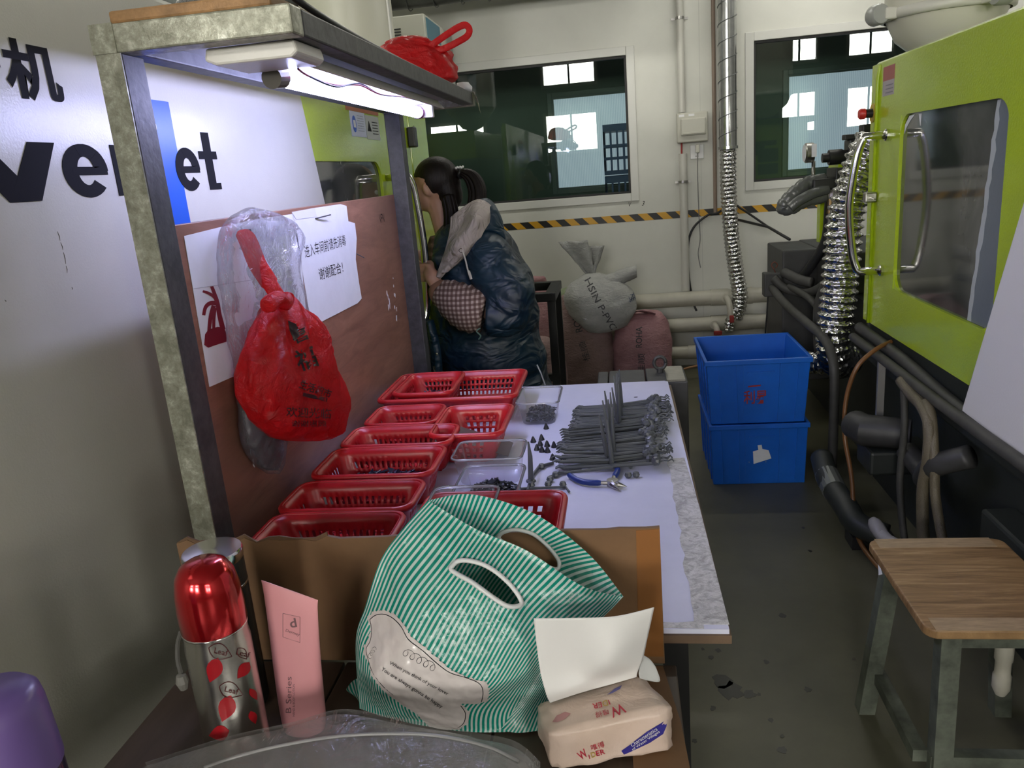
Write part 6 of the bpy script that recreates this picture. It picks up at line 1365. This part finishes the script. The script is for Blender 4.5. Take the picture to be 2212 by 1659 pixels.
def strands(pts, rad, n, seed, r0=.012):
    rn = random.Random(seed); mb = MB()
    for k in range(n):
        a, q = rn.uniform(0, 6.28), rn.uniform(.15, .85)**.5; off = []
        for i, (p, r) in enumerate(zip(pts, rad)): off.append(V(p)+V((math.cos(a+.12*i), .8*math.sin(a+.12*i), .5*math.cos(a+1)))*max(0, r-r0*.7)*q)
        limb(mb, off, [min(r0, r)*(1 if i < len(rad)-1 else .3) for i, r in enumerate(rad)], 8, 5)
    return mb
obj('ponytail', strands(pt_, [.016, .026, .034, .040, .045, .046, .042, .032, .020], 26, 2), HAIR, wm, smooth=True)
obj('side_hair', strands([(-.735, hy-.05, 1.37), (-.725, hy-.065, 1.29), (-.735, hy-.10, 1.19), (-.748, hy-.115, 1.11)], [.032, .036, .032, .018], 16, 5), HAIR, wm, smooth=True)
tie = obj('hair_tie', MB().tube([V((-.678+.004*math.sin(a*3), hy-.012+.019*math.cos(a), 1.463+.019*math.sin(a))) for a in [i*math.pi/12 for i in range(25)]], .006, 8), BLACK, wm, smooth=True)
for k in range(6): obj('tie_bead', ball(MB(), V((-.690+.006*k, hy-.022, 1.487+.003*(k % 2))), (.005, .005, .005), None, 8), WHITEINK, tie)
# sweater
def knit():
    m = bpy.data.materials.new('brown striped knit'); m.use_nodes = True; t = NT(m); w = t.add('ShaderNodeTexWave', bands_direction='Z'); w.inputs['Scale'].default_value = 9; w.inputs['Distortion'].default_value = 1.5; t.link(t.coord('Object'), w.inputs['Vector'])
    t.link(t.ramp(w.outputs['Fac'], [(.3, (.06, .028, .022, 1)), (.9, (.16, .09, .065, 1))]), t.b.inputs['Base Color']); t.b.inputs['Roughness'].default_value = .85; t.bump(t.noise(t.coord('Object'), 160, 2), .6, .004); return m
obj('sweater', rings(MB(), [(-.66, 3.45, .58, .185, .15), (-.675, 3.45, .78, .19, .155), (-.69, 3.45, .95, .175, .16), (-.715, 3.445, 1.08, .15, .16), (-.74, 3.44, 1.16, .115, .12), (-.758, 3.435, 1.205, .08, .085)]), knit(), wm, smooth=True)
obj('trousers', rings(rings(MB(), [(-.57, 3.362, .07, .062, .062), (-.585, 3.36, .46, .082, .085), (-.59, 3.372, .82, .115, .11)]), [(-.62, 3.545, .07, .062, .062), (-.64, 3.545, .46, .082, .085), (-.61, 3.53, .82, .115, .11)]), mat('black trousers', (.012, .012, .015, 1), .7), wm, remesh=.012, smooth=True)
# padded coat: body, sleeve, hood, sleeve guard
def coatmat():
    m = bpy.data.materials.new('dark blue padded nylon'); m.use_nodes = True; t = NT(m); vec = t.coord('Object')
    a = t.noise(vec, 4, 4, .5, .6); t.link(t.ramp(a, [(.35, (.004, .013, .030, 1)), (.65, (.006, .026, .046, 1))]), t.b.inputs['Base Color']); t.b.inputs['Roughness'].default_value = .46; t.bump(t.noise(t.coord('Object', (1, 1, 1.8)), 7, 2.5, .5, .9), .8, .05); return m
COAT = coatmat(); c = MB()
rings(c, [(-.585, 3.46, .33, .215, .235), (-.59, 3.46, .47, .245, .25), (-.60, 3.46, .58, .235, .245), (-.615, 3.455, .70, .245, .25), (-.625, 3.455, .80, .235, .245), (-.625, 3.455, .92, .235, .25), (-.63, 3.45, 1.02, .222, .245), (-.645, 3.445, 1.12, .195, .235), (-.655, 3.44, 1.20, .155, .19), (-.665, 3.44, 1.26, .10, .13)], 36, 6)
limb(c, [V((-.62, 3.32, 1.17)), V((-.53, 3.23, 1.07)), V((-.475, 3.19, .97)), V((-.49, 3.165, .895)), V((-.565, 3.155, .895))], [.10, .112, .115, .108, .094], 20, 7)
limb(c, [V((-.63, 3.59, 1.17)), V((-.62, 3.67, 1.05)), V((-.68, 3.69, .95)), V((-.80, 3.67, 1.0)), V((-.88, 3.655, 1.04))], [.10, .11, .10, .075, .06], 18, 6)
for i, p in enumerate(c.v):                                # soft quilting and folds
    d = V((p.x+.62, p.y-3.45, 0)); d = d.normalized() if d.length > .02 else V()
    c.v[i] = p+d*(.012*fbm(p, 9)+.007*math.sin(p.z*34+3*p.x))
co = obj('coat', c, COAT, wm, remesh=.009, smooth=True)
open_ = MB().grid(lambda u, v: (-.865+.035*u+.02*math.sin(3*v), 3.285-.05*u+.012*fbm((u, v, 1), 3), .50+.36*v), 6, 16)
obj('coat_front_edge', open_, COAT, wm, smooth=True, solid=.03)
z1 = obj('zip_pull', MB().poly([(-.838, 3.232, .66), (-.828, 3.231, .66), (-.824, 3.229, .63), (-.834, 3.229, .625)], (0, -.004, 0)), CHROME, co)
obj('snap_button', MB().lathe([(0, .004), (.007, .003), (.008, 0)], (-.752, 3.232, .862), 12, Matrix.Rotation(math.pi/2, 3, 'X')), DKGREY, co); obj('snap_button', MB().lathe([(0, .004), (.006, .003), (.007, 0)], (-.812, 3.225, .715), 12, Matrix.Rotation(math.pi/2, 3, 'X')), CHROME, co)
obj('pocket_piping', MB().tube([spot(1160, 788, y=3.22), spot(1168, 805, y=3.22), spot(1178, 832, y=3.22)], .003, 6), WHITEINK, co)
HOOD = mat('beige hood lining', (.40, .345, .315, 1), .6)
_t = NT(HOOD); _t.bump(_t.noise(_t.coord('Object', (1, 1, .55)), 16, 3, .5, 1.2), .9, .03)
hr = [[(978, 470, 3.33), (1005, 446, 3.30), (1034, 434, 3.30), (1062, 446, 3.32)], [(972, 505, 3.27), (1003, 486, 3.23), (1030, 472, 3.22), (1056, 474, 3.25)], [(962, 545, 3.23), (990, 525, 3.19), (1018, 508, 3.185), (1040, 505, 3.21)], [(950, 580, 3.21), (972, 566, 3.18), (1000, 545, 3.175), (1020, 535, 3.19)], [(942, 606, 3.21), (955, 592, 3.19), (978, 572, 3.185), (1004, 556, 3.19)]]
hd = obj('hood', grid_from(surf([[spot(u, v, y=d)+V((0, .05*fbm((u*.035, v*.02, 0), 1), 0)) for u, v, d in r] for r in hr], 30, 32)), HOOD, wm, smooth=True, solid=.022, sub=1)
obj('hood_back', grid_from(surf([[spot(u, v, y=d) for u, v, d in r] for r in ([(1030, 436, 3.34), (1050, 434, 3.36), (1064, 446, 3.38)], [(1036, 470, 3.28), (1062, 455, 3.30), (1080, 480, 3.33)], [(1030, 510, 3.23), (1058, 500, 3.25), (1088, 520, 3.30)])], 16, 16)), COAT, wm, smooth=True, solid=.03, sub=1)
obj('eyelet', MB().lathe([(.006, 0), (.007, .003), (.009, .003), (.010, 0)], spot(996, 541, y=3.158), 14, Matrix.Rotation(math.pi/2, 3, 'X')), CHROME, hd)
cd = obj('drawstring', MB().tube(smoothpath([spot(999, 541, y=3.155), spot(1005, 560, y=3.15), spot(1011, 585, y=3.15), spot(1016, 602, y=3.15)], 5), .0035, 6), mat('cream cord', (.55, .52, .46, 1), .7), hd)
obj('cord_knot', MB().tube([spot(1012, 585, y=3.148), spot(1018, 603, y=3.148)], [.006, .0065], 8), mat('cream cord', None), cd)
def check():
    m = bpy.data.materials.new('brown checked cotton'); m.use_nodes = True; t = NT(m); out = []
    sx = t.add('ShaderNodeSeparateXYZ'); mp = t.coord('Object'); t.link(mp, sx.inputs[0]); cs = []
    for i, k in ((0, 52), (2, 52)):
        a = t.add('ShaderNodeMath', operation='MULTIPLY'); a.inputs[1].default_value = k; t.link(sx.outputs[i], a.inputs[0]); f = t.add('ShaderNodeMath', operation='FRACT'); t.link(a.outputs[0], f.inputs[0])
        g = t.add('ShaderNodeMath', operation='GREATER_THAN'); g.inputs[1].default_value = .5; t.link(f.outputs[0], g.inputs[0]); cs.append(g.outputs[0])
    ad = t.add('ShaderNodeMath', operation='ADD'); t.link(cs[0], ad.inputs[0]); t.link(cs[1], ad.inputs[1]); dv = t.add('ShaderNodeMath', operation='MULTIPLY'); dv.inputs[1].default_value = .5; t.link(ad.outputs[0], dv.inputs[0])
    t.link(t.ramp(dv.outputs[0], [(0, (.10, .055, .045, 1)), (.5, (.19, .12, .10, 1)), (1, (.46, .36, .31, 1))]), t.b.inputs['Base Color']); t.b.inputs['Roughness'].default_value = .8; t.bump(t.noise(mp, 25, 3), .5, .012); return m
sg = MB(); limb(sg, [V((-.575, 3.145, .895)), V((-.625, 3.15, .912)), V((-.69, 3.17, .945)), V((-.755, 3.205, .982))], [.084, .094, .088, .062], 24, 8)
for i, p in enumerate(sg.v): sg.v[i] = p+V((0, 0, .004*math.sin(p.x*160)))+V((.004*fbm(p, 22),)*3)
g = obj('sleeve_guard', sg, check(), wm, smooth=True)
obj('guard_cuff', limb(MB(), [V((-.748, 3.20, .978)), V((-.772, 3.218, .992)), V((-.790, 3.23, 1.005))], [.060, .052, .036], 20, 5), mat('brown cuff cotton', (.26, .13, .085, 1), .8, bump=.5, bscale=60), g, smooth=True)
obj('guard_tie', MB().tube(smoothpath([V((-.585, 3.09, .845)), V((-.60, 3.08, .835)), V((-.585, 3.08, .815)), V((-.595, 3.085, .80))], 4), .003, 6), mat('green thread', (.10, .18, .14, 1), .7), g)
